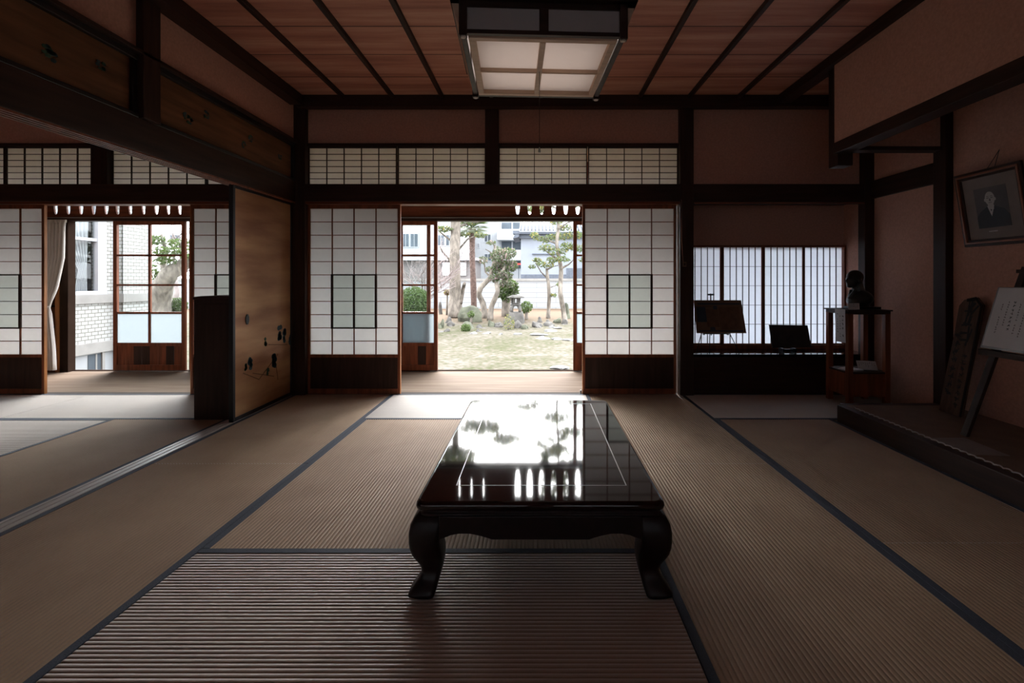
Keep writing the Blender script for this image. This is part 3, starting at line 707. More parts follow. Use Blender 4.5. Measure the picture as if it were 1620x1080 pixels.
for x in (-.12, .12): MB().box(x-.05, x+.05, -.36, -.22, .156, .168).box(x-.02, x+.02, -.33, -.25, .168, .18).build('hanger_plate', 'black', lp)
ll = bpy.data.lights.new('panel_fill', 'AREA'); ll.energy = .38; ll.size = .56; ll.color = (1, .93, .88)  # added light that brightens the paper panels; the lamp itself is off
lo = bpy.data.objects.new('panel_fill', ll); C.objects.link(lo); lo.parent = lp; lo.location = (0, 0, .115)
hz = ZC-LZ
w_ = MB()
for x in (-.12, .12):
    w_.tube([(x, -.29, .17), (x*.9, -.2, .3), (x*.25, -.03, hz-.03)], .0025, 6); w_.tube([(x, .29, .155), (x*.9, .2, .3), (x*.25, .03, hz-.03)], .0025, 6)
w_.tube([(0, 0, .15), (0, 0, hz-.02)], .006, 8)
w_.build('hanging_wire', 'black', lp)
MB().lathe((0, 0, hz-.04), [(.03, 0), (.05, .01), (.05, .038)], 16).build('ceiling_rose', 'black', lp)
c_ = MB().tube([(0, 0, .0), (0, 0, -.38)], .0012, 6).build('pull_cord', 'black', lp)
MB().lathe((0, 0, -.405), [(.006, 0), (.007, .008), (.003, .025)], 10).build('pull_weight', 'metal', c_)
# ================================================================== small fittings
tag(MB().box(1.405, 1.44, YB-.052, YB-.04, 1.24, 1.285).box(1.413, 1.432, YB-.055, YB-.052, 1.25, 1.275, 1).build('wall_switch', ['kraft', 'dwz'], None, .002), 'small brown wall switch on the broad post', 'switch')
tag(MB().tube([(1.395, YB-.045, 1.285+.6), (1.396, YB-.043, 1.5), (1.41, YB-.044, 1.285)], .0022, 6).build('switch_cable', 'plaster'), 'thin brown cable running down the broad post to the switch', 'cable')
tag(MB().tube([(1.374, YB-.012, 0.0), (1.374, YB-.012, .9), (1.372, YB-.012, 1.84)], .007, 8).build('thin_pole', 'bamboo'), 'thin pale pole standing upright beside the right shoji door', 'pole')
tag(MB().lathe((.435, YB+.06, -.01), [(.016, 0), (.018, .004), (.010, .012), (.008, .03), (.012, .034), (.004, .04)], 14).build('door_stop', 'metal'), 'small shiny metal door stop on the sill of the garden doorway', 'door stop')
# dark low cabinet in the left room
cb = empty('low_cabinet', (-2.56, 3.98, 0), 'low dark brown cabinet standing beside the fusuma edge', 'cabinet')
cz = .985
MB().box(-2.72, -2.40, 3.835, 4.14, .0017, cz-.02).build('body', 'dwz', cb, .006)
MB().prism([(-2.722, cz-.03), (-2.722, cz-.008), (-2.66, cz-.001), (-2.56, cz), (-2.40, cz), (-2.398, cz-.02)], 'Y', 3.828, 4.145).build('top', 'dwx', cb, .002)
MB().box(-2.70, -2.42, 3.828, 3.836, .04, cz-.06).build('front_panel', 'dwz', cb, .002)
# curtain on the veranda
def drape(pts_fn, name, mat, parent, nu=90, nv=24):
    m_ = MB(); b = 0
    for j in range(nv+1):
        for i in range(nu+1): m_.v.append(pts_fn(i/nu, j/nv))
    for j in range(nv):
        for i in range(nu): m_.face((j*(nu+1)+i, j*(nu+1)+i+1, (j+1)*(nu+1)+i+1, (j+1)*(nu+1)+i), 0, True)
    o = m_.build(name, mat, parent); md = o.modifiers.new('thick', 'SOLIDIFY'); md.thickness = .003; return o
cu = empty('curtain', (-5.93, 5.82, 0), 'cream pleated curtain tied back at the left end of the veranda', 'curtain')
def cfn(u, v):
    z = 1.83-1.80*v
    xs = [(0, .0), (.05, -.01), (.25, -.02), (.45, -.10), (.54, -.17), (.585, -.195), (.62, -.18), (.85, -.14), (1, -.13)]
    for (a0, b0), (a1, b1) in zip(xs, xs[1:]):
        if a0 <= v <= a1: dx = b0+(b1-b0)*(v-a0)/(a1-a0); break
    R = -5.645+dx; L = -6.15
    x = L+(R-L)*u
    return (x, 5.80+.022*math.sin(u*PI*24+v)*(.5 if .54 < v < .62 else 1), z)
drape(cfn, 'cloth', 'curtain', cu)
MB().tube([(-6.15, 5.765, .76), (-6.0, 5.76, .75), (-5.90, 5.765, .77), (-5.84, 5.80, .80)], [.018, .022, .018, .012], 8).build('tieback', 'curtain', cu)
MB().box(-6.15, -5.645, 5.788, 5.812, 1.80, 1.835).build('heading_tape', 'curtain', cu, .003)
# ================================================================== alcove things
def marks(mb, frame, x0, x1, z0, z1, cols, size, mi=1, skip=.1, gap=1.25, off=.0006):
    """columns of small brush marks on a sheet; frame(u, v, d) gives a point"""
    for c in range(cols):
        u = x0+(x1-x0)*(c+.5)/cols; v = z1-random.uniform(0, (z1-z0)*.12); end = z0+random.uniform(0, (z1-z0)*.3); sz = size*(1.5 if c % 3 == 2 else 1)
        while v-sz > end:
            if random.random() > skip:
                for q in range(3):
                    a = random.uniform(0, PI); du, dv = math.cos(a)*sz*.42, math.sin(a)*sz*.42
                    cu_, cv_ = u+random.uniform(-.15, .15)*sz, v-sz/2+random.uniform(-.2, .2)*sz; t = sz*.07
                    nx, ny = -dv/(sz*.42)*t, du/(sz*.42)*t
                    b = len(mb.v)
                    for (uu, vv) in ((cu_-du+nx, cv_-dv+ny), (cu_+du+nx, cv_+dv+ny), (cu_+du-nx, cv_+dv-ny), (cu_-du-nx, cv_-dv-ny)): mb.v.append(tuple(frame(uu, vv, off)))
                    mb.face((b, b+1, b+2, b+3), mi)
            v -= sz*gap
# framed portrait
pf = empty('framed_portrait', (3.19, 3.37, 1.36), 'framed black and white portrait of a bald man in dark kimono on the alcove wall', 'framed photograph')
PH, PW, lean = .53, .50, .085
def pfr(u, v, d):     # u from left (far) to right (near), v up
    return Vector((3.222-lean*v/PH-d, 3.62-u, 1.355+v))
def slab(mb, fr, u0, u1, v0, v1, d0, d1, mi=0):
    b = len(mb.v)
    for d in (d0, d1): mb.v += [tuple(fr(u, v, d)) for u, v in ((u0, v0), (u1, v0), (u1, v1), (u0, v1))]
    for f in ((0, 3, 2, 1), (4, 5, 6, 7), (0, 1, 5, 4), (1, 2, 6, 5), (2, 3, 7, 6), (3, 0, 4, 7)): mb.face([b+i for i in f], mi)
def flat(mb, fr, poly, d0, d1, mi=0):
    b = len(mb.v); n = len(poly)
    for d in (d0, d1): mb.v += [tuple(fr(u, v, d)) for u, v in poly]
    mb.face([b+i for i in range(n)][::-1], mi); mb.face([b+n+i for i in range(n)], mi)
    for i in range(n): mb.face((b+i, b+(i+1) % n, b+n+(i+1) % n, b+n+i), mi)
q = MB()
for k, (ins, wd, dp) in enumerate(((0, .018, .018), (.018, .014, .026), (.032, .016, .014))):
    mi = (1, 0, 1)[k]
    slab(q, pfr, ins, PW-ins, ins, ins+wd, 0, dp, mi); slab(q, pfr, ins, PW-ins, PH-ins-wd, PH-ins, 0, dp, mi)
    slab(q, pfr, ins, ins+wd, ins+wd, PH-ins-wd, 0, dp, mi); slab(q, pfr, PW-ins-wd, PW-ins, ins+wd, PH-ins-wd, 0, dp, mi)
q.build('frame', ['goldframe', 'dwy'], pf, .002)
q = MB(); slab(q, pfr, .045, PW-.045, .045, PH-.045, 0, .006); q.build('mount', 'photo_mat', pf)
q = MB(); pu0, pu1, pv0, pv1 = .130, .370, .125, .405; slab(q, pfr, pu0, pu1, pv0, pv1, .006, .007, 0)
uc = .245
flat(q, pfr, [(pu0, pv0), (pu1, pv0), (pu1, .20), (.335, .245), (.275, .27), (.215, .27), (.16, .24), (pu0, .205)], .007, .0076, 1)
flat(q, pfr, [(uc-.02, .25), (uc+.02, .25), (uc+.022, .30), (uc-.022, .30)], .0076, .008, 2)
flat(q, pfr, [(uc+.036*math.cos(t*PI/12), .325+.048*math.sin(t*PI/12)) for t in range(24)], .008, .0086, 2)
for s in (-1, 1): flat(q, pfr, [(uc+s*.038+.006*math.cos(t*PI/4), .318+.011*math.sin(t*PI/4)) for t in range(8)], .0078, .0083, 2)
flat(q, pfr, [(uc-.026, .275), (uc-.018, .275), (uc+.004, .225), (uc-.002, .20)], .0086, .0092, 3)
flat(q, pfr, [(uc+.026, .275), (uc+.018, .275), (uc-.004, .225), (uc-.002, .20)], .0086, .0092, 3)
for s in (-1, 1):
    flat(q, pfr, [(uc+s*.015-.009, .328), (uc+s*.015+.009, .328), (uc+s*.015+.008, .332), (uc+s*.015-.008, .332)], .0086, .009, 1)
    flat(q, pfr, [(uc+s*.015-.010, .340), (uc+s*.015+.010, .340), (uc+s*.015+.008, .343), (uc+s*.015-.008, .343)], .0086, .009, 0)
flat(q, pfr, [(uc-.003, .325), (uc+.003, .325), (uc+.007, .308), (uc-.007, .308)], .0086, .009, 0)
flat(q, pfr, [(uc-.013, .296), (uc+.013, .296), (uc+.010, .299), (uc-.010, .299)], .0086, .009, 1)
q.build('photograph', ['photo_bg', 'photo_dark', 'photo_face', 'paperwhite'], pf)
q = MB(); slab(q, pfr, .20, .265, .095, .103, .006, .0068); q.build('caption_strip', 'photo_face', pf)
MB().tube([(3.225, 3.37, 2.02), (3.16, 3.40, 1.88)], .002, 5).tube([(3.225, 3.37, 2.02), (3.16, 3.34, 1.88)], .002, 5).build('hanging_cord', 'black', pf)
# weathered plaque leaning on the wall
pk = empty('wooden_plaque', (3.05, 3.55, .128), 'weathered wooden plank with black brush characters leaning on the alcove wall', 'plaque')
def kfr(u, v, d): return Vector((3.03+.165*v/.85-d, 3.645-u, .130+v))
q = MB(); out = [(0, 0), (.19, 0), (.188, .3), (.192, .6), (.19, .80), (.13, .855), (.07, .84), (.035, .835), (.0, .79), (.004, .5), (-.003, .25)]
flat(q, kfr, out, -.022, 0); q.build('board', 'plank', pk, .004)
q = MB()
flat(q, kfr, [(.178, 0), (.193, 0), (.193, .8), (.13, .858), (.125, .845), (.178, .79)], .0, .004)
flat(q, kfr, [(.06, .842), (.13, .858), (.128, .83), (.065, .82)], 0, .004)
q.build('dark_edge', 'bark_black', pk)
q = MB()
def stroke_chars(mb, fr, uc, v0, v1, n, sz):
    for k in range(n):
        vc = v1-(v1-v0)*(k+.5)/n
        for j in range(7):
            a = random.choice([0, 0, PI/2, PI/2, PI/4, -PI/4])+random.uniform(-.2, .2); L = sz*random.uniform(.25, .5); t = sz*random.uniform(.05, .10)
            u, v = uc+random.uniform(-.3, .3)*sz, vc+random.uniform(-.3, .3)*sz
            d = (math.cos(a)*L, math.sin(a)*L); nn = (-math.sin(a)*t, math.cos(a)*t)
            flat(mb, fr, [(u-d[0]-nn[0], v-d[1]-nn[1]), (u+d[0]-nn[0], v+d[1]-nn[1]), (u+d[0]+nn[0]*.5, v+d[1]+nn[1]*.5), (u-d[0]+nn[0], v-d[1]+nn[1])], .0005, .0012)
stroke_chars(q, kfr, .11, .52, .83, 3, .10); stroke_chars(q, kfr, .05, .12, .6, 8, .05); stroke_chars(q, kfr, .13, .05, .45, 9, .035)
q.build('lettering', 'ink', pk)
# easel and notice board
es = empty('easel', (2.9, 2.8, .128), 'dark wooden easel standing in the alcove and carrying the notice', 'easel')
for y in (3.03, 2.56):
    MB().bar((2.70, y+.02, .128), (3.02, y-.05 if y > 2.8 else y+.05, 1.19), .022, .045, up=(0, 1, 0)).build('leg', 'dwz', es, .002)
MB().bar((3.19, 2.80, .128), (2.99, 2.80, 1.14), .035, .025, up=(0, 1, 0)).build('leg', 'dwz', es, .002)
MB().bar((2.845, 3.09, .655), (2.845, 2.52, .655), .05, .035).build('ledge', 'dwy', es, .002)
MB().bar((3.01, 3.02, 1.165), (3.01, 2.55, 1.165), .035, .022).bar((2.985, 3.01, 1.06), (2.985, 2.56, 1.06), .03, .02).build('crossbar', 'dwy', es, .002)
for y in (2.92, 2.66): MB().bar((3.0, y, 1.06), (3.015, y, 1.165), .02, .03).build('slat', 'dwz', es)
nb = empty('notice_board', (2.85, 2.83, .676), 'white notice with columns of handwritten text resting on the easel', 'notice')
def nfr(u, v, d): return Vector((2.850+.115*v/.385-d, 3.10-u, .680+v))
q = MB(); slab(q, nfr, 0, .56, 0, .385, -.004, .008, 0); q.build('board', 'metal', nb, .002)
q = MB(); slab(q, nfr, .012, .548, .014, .381, .008, .0095, 0); marks(q, nfr, .05, .53, .06, .31, 13, .0125, 1, off=.0100)
q.build('sheet', ['paperwhite', 'ink'], nb)
# sheet of paper on the alcove floor
q = MB(); z = .1285
q.prism([(2.42, 3.01), (2.665, 3.01), (2.645, 2.70), (2.455, 2.72)], 'Z', z, z+.0012)
tag(q.build('paper_sheet', 'photo_mat'), 'pale sheet of paper lying on the alcove matting before the easel', 'paper')
q = MB(); pts = []; n = 300
for k in range(n):
    t = k/(n-1); pts.append((2.425+.006*math.sin(k*1.25), 3.70-3.0*t, .136+.003*math.cos(k*1.25)))
q.tube(pts, .0045, 6); tag(q.build('twisted_rope', 'rope'), 'thin twisted white rope laid along the alcove edge', 'rope')
# ------ display stand
st = empty('display_stand', (2.905, 4.385, 0), 'dark square display stand with open frame beside the study desk', 'stand')
sx0, sx1, sy0, sy1, sh = 2.72, 3.09, 4.22, 4.55, .85
for x in (sx0, sx1-.045):
    for y in (sy0, sy1-.045): MB().box(x, x+.045, y, y+.045, .0017, sh-.03).build('leg', 'redz', st, .003)
MB().box(sx0-.012, sx1+.012, sy0-.012, sy1+.012, sh-.012, sh).box(sx0, sx1, sy0, sy0+.03, sh-.04, sh-.012).box(sx0, sx1, sy1-.03, sy1, sh-.04, sh-.012).box(sx0, sx0+.03, sy0+.03, sy1-.03, sh-.04, sh-.012).box(sx1-.03, sx1, sy0+.03, sy1-.03, sh-.04, sh-.012).build('top', 'dwx', st, .002)
MB().box(sx0+.005, sx1-.005, sy0+.005, sy1-.005, .29, .305).build('shelf', 'dwx', st)
MB().box(sx0+.006, sx1-.006, sy0+.006, sy0+.02, .09, .29).box(sx0+.006, sx1-.006, sy1-.02, sy1-.006, .09, .29).box(sx0+.006, sx0+.02, sy0+.02, sy1-.02, .09, .29).box(sx1-.02, sx1-.006, sy0+.02, sy1-.02, .09, .29).build('apron', 'redz', st)
# bust
bo = empty('bust', (2.93, 4.39, sh), 'dark bronze bust of a bald man in profile on the display stand', 'bust')
q = MB(); bx_, by_ = 2.925, 4.39; Z = sh
q.ball((bx_-.035, by_, Z+.285), (.072, .060, .068), 20, 14)        # skull
q.ball((bx_-.055, by_, Z+.250), (.055, .048, .058), 18, 12)         # face
q.ball((bx_-.083, by_, Z+.213), (.028, .030, .024), 12, 8)          # chin
q.ball((bx_-.110, by_, Z+.252), (.014, .011, .018), 10, 6)          # nose
q.ball((bx_-.101, by_, Z+.272), (.012, .034, .008), 10, 6)          # brow
q.ball((bx_-.103, by_, Z+.228), (.009, .020, .006), 10, 6)          # lips
for s in (-1, 1): q.ball((bx_-.028, by_+s*.060, Z+.255), (.014, .008, .022), 10, 6)
q.tube([(bx_-.02, by_, Z+.24), (bx_+.0, by_, Z+.15)], [.046, .052], 16)
q.ball((bx_+.015, by_, Z+.095), (.088, .125, .075), 22, 12)          # shoulders
q.ball((bx_-.01, by_, Z+.075), (.085, .105, .062), 22, 12)            # chest
q.tube([(bx_-.05, by_-.03, Z+.17), (bx_-.085, by_+.0, Z+.09)], [.016, .02], 10)
q.tube([(bx_-.05, by_+.03, Z+.17), (bx_-.085, by_-.0, Z+.09)], [.016, .02], 10)
q.tube([(bx_, by_, Z+.075), (bx_, by_, Z+.02)], [.08, .085], 20)
o = q.build('figure', 'bronze', bo)
md = o.modifiers.new('remesh', 'REMESH'); md.mode = 'VOXEL'; md.voxel_size = .0055; md.use_smooth_shade = True
md = o.modifiers.new('smooth', 'SMOOTH'); md.iterations = 4; md.factor = .5
MB().box(bx_-.085, bx_+.14, by_-.09, by_+.09, Z+.0003, Z+.022).build('plinth', 'bronze', bo, .003)
# papers on the stand
def sheet(pts, name, label, cat, mats='paperwhite', th=.0015, text=None):
    pass
hp = empty('hanging_strip', (2.70, 4.29, .70), 'long white strip with writing hung over the edge of the display stand', 'paper')
def hfr(u, v, d): return Vector((2.7045-d-.006*math.sin(v*6), 4.375-u, .56+v))
q = MB()
for k in range(8): slab(q, hfr, .012-.0015*k, .145-.0, .295*k/8, .295*(k+1)/8, 0, .001)
marks(q, hfr, .02, .13, .02, .27, 3, .018, 1, off=.0014)
q.build('strip', ['paperwhite', 'ink'], hp)
q = MB()
for k in range(2): q.box(2.7035, 2.80, 4.231, 4.37, sh+.001, sh+.002)
q.build('folded_end', 'paperwhite', hp)
cdn = empty('folded_card', (2.76, 4.28, sh), 'small white card standing on top of the stand before the bust', 'card')
def cfr(u, v, d): return Vector((2.735+u, 4.245+.12*v-d, sh+.0025+v))
q = MB(); slab(q, cfr, 0, .10, 0, .055, 0, .0015); marks(q, cfr, .01, .09, .008, .05, 5, .008, 1, off=.002); q.build('sheet', ['paperwhite', 'ink'], cdn)
bk_ = empty('open_booklet', (2.80, 4.32, .305), 'white booklet lying on the shelf of the display stand', 'booklet')
MB().prism([(2.77, 4.25), (2.91, 4.30), (2.87, 4.46), (2.74, 4.40)], 'Z', .3055, .3085).prism([(2.775, 4.255), (2.905, 4.302), (2.868, 4.452), (2.746, 4.396)], 'Z', .3085, .3165).build('pages', 'paperwhite', bk_, .001)
c2 = empty('explanation_card', (2.98, 4.33, .305), 'white lettered card propped up at the right of the stand shelf', 'card')
def gfr(u, v, d): return Vector((2.90+u*.93, 4.36-.36*u+.45*v-d, .307+v))
q = MB(); slab(q, gfr, 0, .15, 0, .075, 0, .0015); marks(q, gfr, .01, .14, .012, .065, 8, .008, 1, off=.002); q.build('sheet', ['paperwhite', 'ink'], c2)
MB().prism([(2.90, 4.31), (3.03, 4.265), (3.04, 4.29), (2.90, 4.345)], 'Z', .3055, .309).build('foot', 'black', c2)
# ------ tripod easel in the study window
te = empty('tripod_easel', (1.77, 4.88, .393), 'black metal tripod easel on the study desk', 'easel')
DZ = .393
def leg_(a, b): MB().tube([a, tuple(Vector(a).lerp(Vector(b), .5))], .006, 8).tube([tuple(Vector(a).lerp(Vector(b), .45)), b], .0045, 8).lathe((Vector(a).lerp(Vector(b), .48)), [(.009, -.012), (.010, 0), (.009, .012)], 8).build('leg', 'black', te)
leg_((1.74, 4.88, .86), (1.575, 4.77, DZ+.003)); leg_((1.80, 4.88, .86), (2.0, 4.77, DZ+.003)); leg_((1.77, 4.92, .86), (1.80, 5.035, DZ+.003))
MB().tube([(1.77, 4.90, .55), (1.765, 4.905, .975)], .006, 8).box(1.735, 1.80, 4.895, 4.91, .955, .972).build('mast', 'black', te)
MB().tube([(1.66, 4.83, .575), (1.92, 4.83, .575)], .005, 8).box(1.66, 1.67, 4.80, 4.84, .565, .585).box(1.90, 1.91, 4.80, 4.84, .565, .585).build('holder', 'black', te)
pb = empty('mounted_print', (1.80, 4.83, .585), 'brown framed print with faded blue patches resting on the tripod easel', 'picture')
def bfr(u, v, d): return Vector((1.575+u, 4.792+.17*v-d, .584+v))
q = MB(); flat(q, bfr, [(.012, 0), (.505, 0), (.475, .325), (-.0, .325)], -.010, 0); q.build('board', 'kraft', pb, .002)
q = MB()
def br(u0, u1, v0, v1, mi): flat(q, bfr, [(u0, v0), (u1, v0), (u1-.02*(v1-v0)/.3, v1), (u0-.01*(v1-v0)/.3, v1)], .0, .0015, mi)
br(.04, .475, .015, .03, 0); br(.035, .455, .28, .298, 0); br(.025, .12, .11, .265, 0); br(.15, .20, .015, .06, 0); br(.125, .24, .06, .235, 1); br(.035, .17, .255, .27, 1); br(.25, .46, .035, .255, 1); br(.19, .23, .235, .27, 0)
q.build('print', ['print_blue', 'print_brown'], pb)
ds = empty('tabletop_stand', (2.49, 4.80, DZ), 'small black stand on the study desk holding the dark print', 'stand')
MB().box(2.42, 2.435, 4.75, 4.84, DZ, DZ+.045).box(2.54, 2.555, 4.75, 4.84, DZ, DZ+.045).box(2.43, 2.545, 4.78, 4.80, DZ+.02, DZ+.035).build('foot', 'black', ds, .002)
for x in (2.43, 2.545): MB().bar((x, 4.83, DZ+.03), (x, 4.87, DZ+.2), .012).build('back_rest', 'black', ds)
dp_ = empty('dark_print', (2.5, 4.8, DZ+.03), 'small dark landscape print leaning on the low black stand', 'picture')
def dfr(u, v, d): return Vector((2.305+u+.01, 4.775+.2*v-d, DZ+.053+v))
q = MB(); flat(q, dfr, [(.012, -.005), (.40, 0), (.385, .215), (0, .22)], -.008, 0); q.build('panel', 'print_dark', dp_, .002)
q = MB(); flat(q, dfr, [(.03, .02), (.38, .02), (.37, .20), (.02, .203)], 0, .001); q.build('picture', 'print_dark', dp_)
# ================================================================== garden
def ground_z(x, y):
    z = -.47
    if y > 15.5: z += .17*min(1, (y-15.5)/3.0)
    if y > 12: z += .015*math.sin(x*1.7)*math.sin(y*1.3)
    return z
g = MB(); nx, ny = 60, 60
for j in range(ny+1):
    for i in range(nx+1):
        x = -26+44*i/nx; y = 5.9+26.5*j/ny; g.v.append((x, y, ground_z(x, y)))
for j in range(ny):
    for i in range(nx): g.face((j*(nx+1)+i, j*(nx+1)+i+1, (j+1)*(nx+1)+i+1, (j+1)*(nx+1)+i), 0, True)
tag(g.build('garden_ground', 'ground'), 'thin mossy lawn of the garden', 'ground', kind='structure')
farg = MB().box(-80, 80, 32, 90, -.6, -.42); struct('far_ground', farg, 'concrete', 'street level beyond the garden wall')
farb = MB().box(-40, 40, -40, 5.9, -.62, -.5); struct('ground_around', farb, 'concrete', 'ground around the house')
def garden_wall():
    r = empty('garden_wall', (-6, 24, -.3), 'long white block wall closing the far side of the garden', 'wall', kind='structure')
    MB().box(-26, 18, 24, 24.12, -.5, 1.07).build('blocks', 'blockwall', r)
    MB().box(-26, 18, 23.95, 24.17, 1.07, 1.19).build('coping', 'concrete', r)
garden_wall()
def leaves(mb, c, r, n, size, mi=0, flat_=1.0, mis=None):
    for _ in range(n):
        while True:
            p = Vector((random.uniform(-1, 1), random.uniform(-1, 1), random.uniform(-1, 1)))
            if .25 < p.length < 1: break
        p = Vector((c[0]+p.x*r[0], c[1]+p.y*r[1], c[2]+p.z*r[2]))
        d = Vector((random.gauss(0, 1), random.gauss(0, 1), random.gauss(0, 1)*flat_)).normalized(); e = d.orthogonal().normalized()
        e = (Matrix.Rotation(random.uniform(0, 6.28), 3, d) @ e); f_ = d.cross(e); s = size*random.uniform(.6, 1.3)
        b = len(mb.v); mb.v += [tuple(p-e*s), tuple(p-f_*s*.45), tuple(p+e*s), tuple(p+f_*s*.45)]
        mb.face((b, b+1, b+2, b+3), random.choice(mis) if mis else mi)
def gp(px, py, Y): return Vector((PX(px, Y), Y, PZ(py, Y)))
def path(pts, Y, dy=0):
    out = []
    for i, (px, py) in enumerate(pts): out.append(gp(px, py, Y+dy*math.sin(i*1.7)))
    return out
def twigs(mb, a, d, L, r, depth, mi=0, spread=.7, up=.15):
    d = d.normalized(); p = [a]; q = a; n = 3
    for k in range(n):
        d = (d+Vector((random.gauss(0, .16), random.gauss(0, .16), random.gauss(0, .12)+up*.3))).normalized(); q = q+d*L/n; p.append(q)
    mb.tube(p, [r*(1-.55*k/n) for k in range(n+1)], 5, mi)
    tips = [q]
    if depth > 0:
        for k in range(3):
            base = p[random.choice([1, 2, 3])]
            dd = (d+Vector((random.gauss(0, spread), random.gauss(0, spread), random.gauss(0, spread*.7)+up))).normalized()
            tips += twigs(mb, base, dd, L*.68, r*.5, depth-1, mi, spread, up)
    return tips
def tree(name, label, trunk, Y, rads, bark, branches, pads, leafmats, n_leaf, size, dy=.15, base_z=None, cat='tree'):
    t = path(trunk, Y, dy); t[0].z = ground_z(t[0].x, t[0].y)-.03
    r = empty(name, t[0], label, cat)
    mb = MB(); fine = []
    for i in range(len(t)-1):
        for k in range(4):
            fine.append(t[i].lerp(t[i+1], k/4))
    fine.append(t[-1])
    # smooth the path
    for _ in range(2): fine = [fine[0]]+[(fine[i-1]+fine[i]*2+fine[i+1])/4 for i in range(1, len(fine)-1)]+[fine[-1]]
    rr = []
    for i in range(len(fine)):
        u = i/(len(fine)-1)*(len(rads)-1); a = int(min(u, len(rads)-2)); rr.append((rads[a]+(rads[a+1]-rads[a])*(u-a))*random.uniform(.93, 1.07))
    mb.tube(fine, rr, 10); mb.build('trunk', bark, r)
    if branches:
        b = MB()
        for br_ in branches:
            pts, ra, rb = br_; pp = path(pts, Y, dy*2.5); pp[0].y = Y; n = len(pp)
            b.tube(pp, [ra+(rb-ra)*k/(n-1) for k in range(n)], 6)
        b.build('branches', bark, r)
    if pads:
        f = MB()
        for px, py, w, h in pads:
            c = gp(px, py, Y+random.uniform(-.5, .5)); s = Y/F
            leaves(f, c, (w*s, max(w*s*.8, .2), h*s), int(n_leaf*w*h/100*(2.6 if py > 340 else 3.2))+20, size*(1 if py > 340 else 1.35), mis=leafmats[1])
        tag(f.build('foliage', leafmats[0], r), kind=None)
    return r
PN = (['pine', 'olive', 'yellowleaf'], [0, 0, 0, 1, 1, 2])
# big mossy trunk
tree('large_tree', 'tall thick mossy trunk left in the view through the doorway', [(720, 503), (720, 470), (720, 430), (719, 400), (721, 370), (720, 340), (718, 290), (722, 230)], 18.5,
     [.30, .23, .20, .20, .19, .18, .16, .12], 'bark',
     [([(721, 400), (740, 378), (755, 372)], .05, .02), ([(719, 385), (700, 370), (690, 362)], .05, .015), ([(720, 360), (745, 352), (765, 350)], .05, .02), ([(719, 420), (700, 398), (696, 390)], .05, .02), ([(728, 480), (733, 455), (735, 448)], .09, .06), ([(720, 300), (760, 270), (800, 262)], .08, .03), ([(720, 290), (680, 260), (650, 255)], .08, .03)],
     [(703, 362, 14, 5), (742, 352, 16, 6), (760, 372, 12, 4), (735, 371, 9, 4), (700, 330, 20, 9), (745, 320, 26, 9), (690, 285, 28, 10), (760, 275, 34, 12), (720, 230, 34, 14), (655, 255, 24, 9), (800, 255, 24, 9), (700, 240, 12, 6), (692, 226, 10, 5)]+[(random.uniform(670, 722), random.uniform(200, 262), random.uniform(4, 9), random.uniform(2, 4)) for _ in range(26)], PN, 55, .07)
tree('palm_tree', 'slim fibrous palm trunk with fan leaves right of the mossy trunk', [(750, 486), (749, 450), (747, 410), (747, 380), (747, 362)], 19.5, [.13, .12, .11, .12, .14], 'bark_red', [], [], None, 0, 0, .03)
pr = [o for o in C.objects if o.name.startswith('palm_tree')][0]
f = MB(); c = gp(747, 360, 19.5)
for k in range(26):
    a = random.uniform(0, 2*PI); el = random.uniform(-.5, .9); d = Vector((math.cos(a)*math.cos(el), math.sin(a)*math.cos(el), math.sin(el)))
    st_ = c+d*.35; f.tube([c, st_], .012, 4)
    sd2 = d.cross(Vector((0, 0, 1))).normalized(); up_ = sd2.cross(d)
    for j in range(-5, 6):
        dd = (d*math.cos(j*.2)+sd2*math.sin(j*.2)).normalized(); e = st_+dd*.5-Vector((0, 0, .08)); b = len(f.v); wv = dd.cross(up_)*.022
        f.v += [tuple(st_), tuple(st_.lerp(e, .5)+wv), tuple(e), tuple(st_.lerp(e, .5)-wv)]; f.face((b, b+1, b+2, b+3), 0)
f.build('fan_leaves', 'pine', pr)
tree('curved_tree', 'bare s-shaped trunk leaning right behind the mossy boulder', [(768, 492), (764, 478), (757, 466), (760, 455), (768, 447), (775, 440), (780, 425), (783, 405), (783, 388)], 18.2,
     [.12, .11, .10, .10, .095, .085, .075, .06, .045], 'bark',
     [([(783, 408), (775, 398), (768, 394)], .035, .012), ([(776, 438), (768, 430), (766, 415), (763, 408)], .045, .012), ([(783, 392), (780, 384), (776, 381)], .03, .01)],
     [(778, 384, 8, 4), (765, 412, 8, 7), (787, 396, 7, 7), (790, 415, 8, 8), (774, 426, 6, 5)], (['olive', 'pine', 'blossom'], [0, 0, 1, 2]), 60, .055, .1)
tree('camellia_tree', 'leaning trunk under a round pinkish green crown', [(775, 497), (777, 485), (783, 472), (788, 460), (785, 448), (787, 438), (795, 430), (800, 420)], 17.6,
     [.12, .10, .09, .085, .08, .07, .06, .04], 'bark', [([(788, 455), (795, 445), (800, 436)], .045, .015), ([(795, 430), (808, 420), (815, 412)], .03, .01)],
     [(792, 405, 17, 12), (804, 400, 14, 9), (808, 420, 12, 10), (790, 425, 15, 10), (798, 436, 14, 8), (783, 440, 10, 6), (803, 450, 12, 6)], (['olive', 'leaf', 'blossom'], [0, 0, 0, 1, 2]), 110, .06, .1)
tree('round_shrub', 'dense green shrub between the curved trunks and the stone lantern', [(800, 489), (801, 478), (802, 468)], 18.8, [.16, .17, .2], 'bark', [],
     [(803, 455, 17, 16), (795, 460, 11, 12), (812, 457, 10, 12), (802, 470, 10, 8)], (['leaf', 'olive'], [0, 0, 1]), 120, .06, .02, cat='shrub')
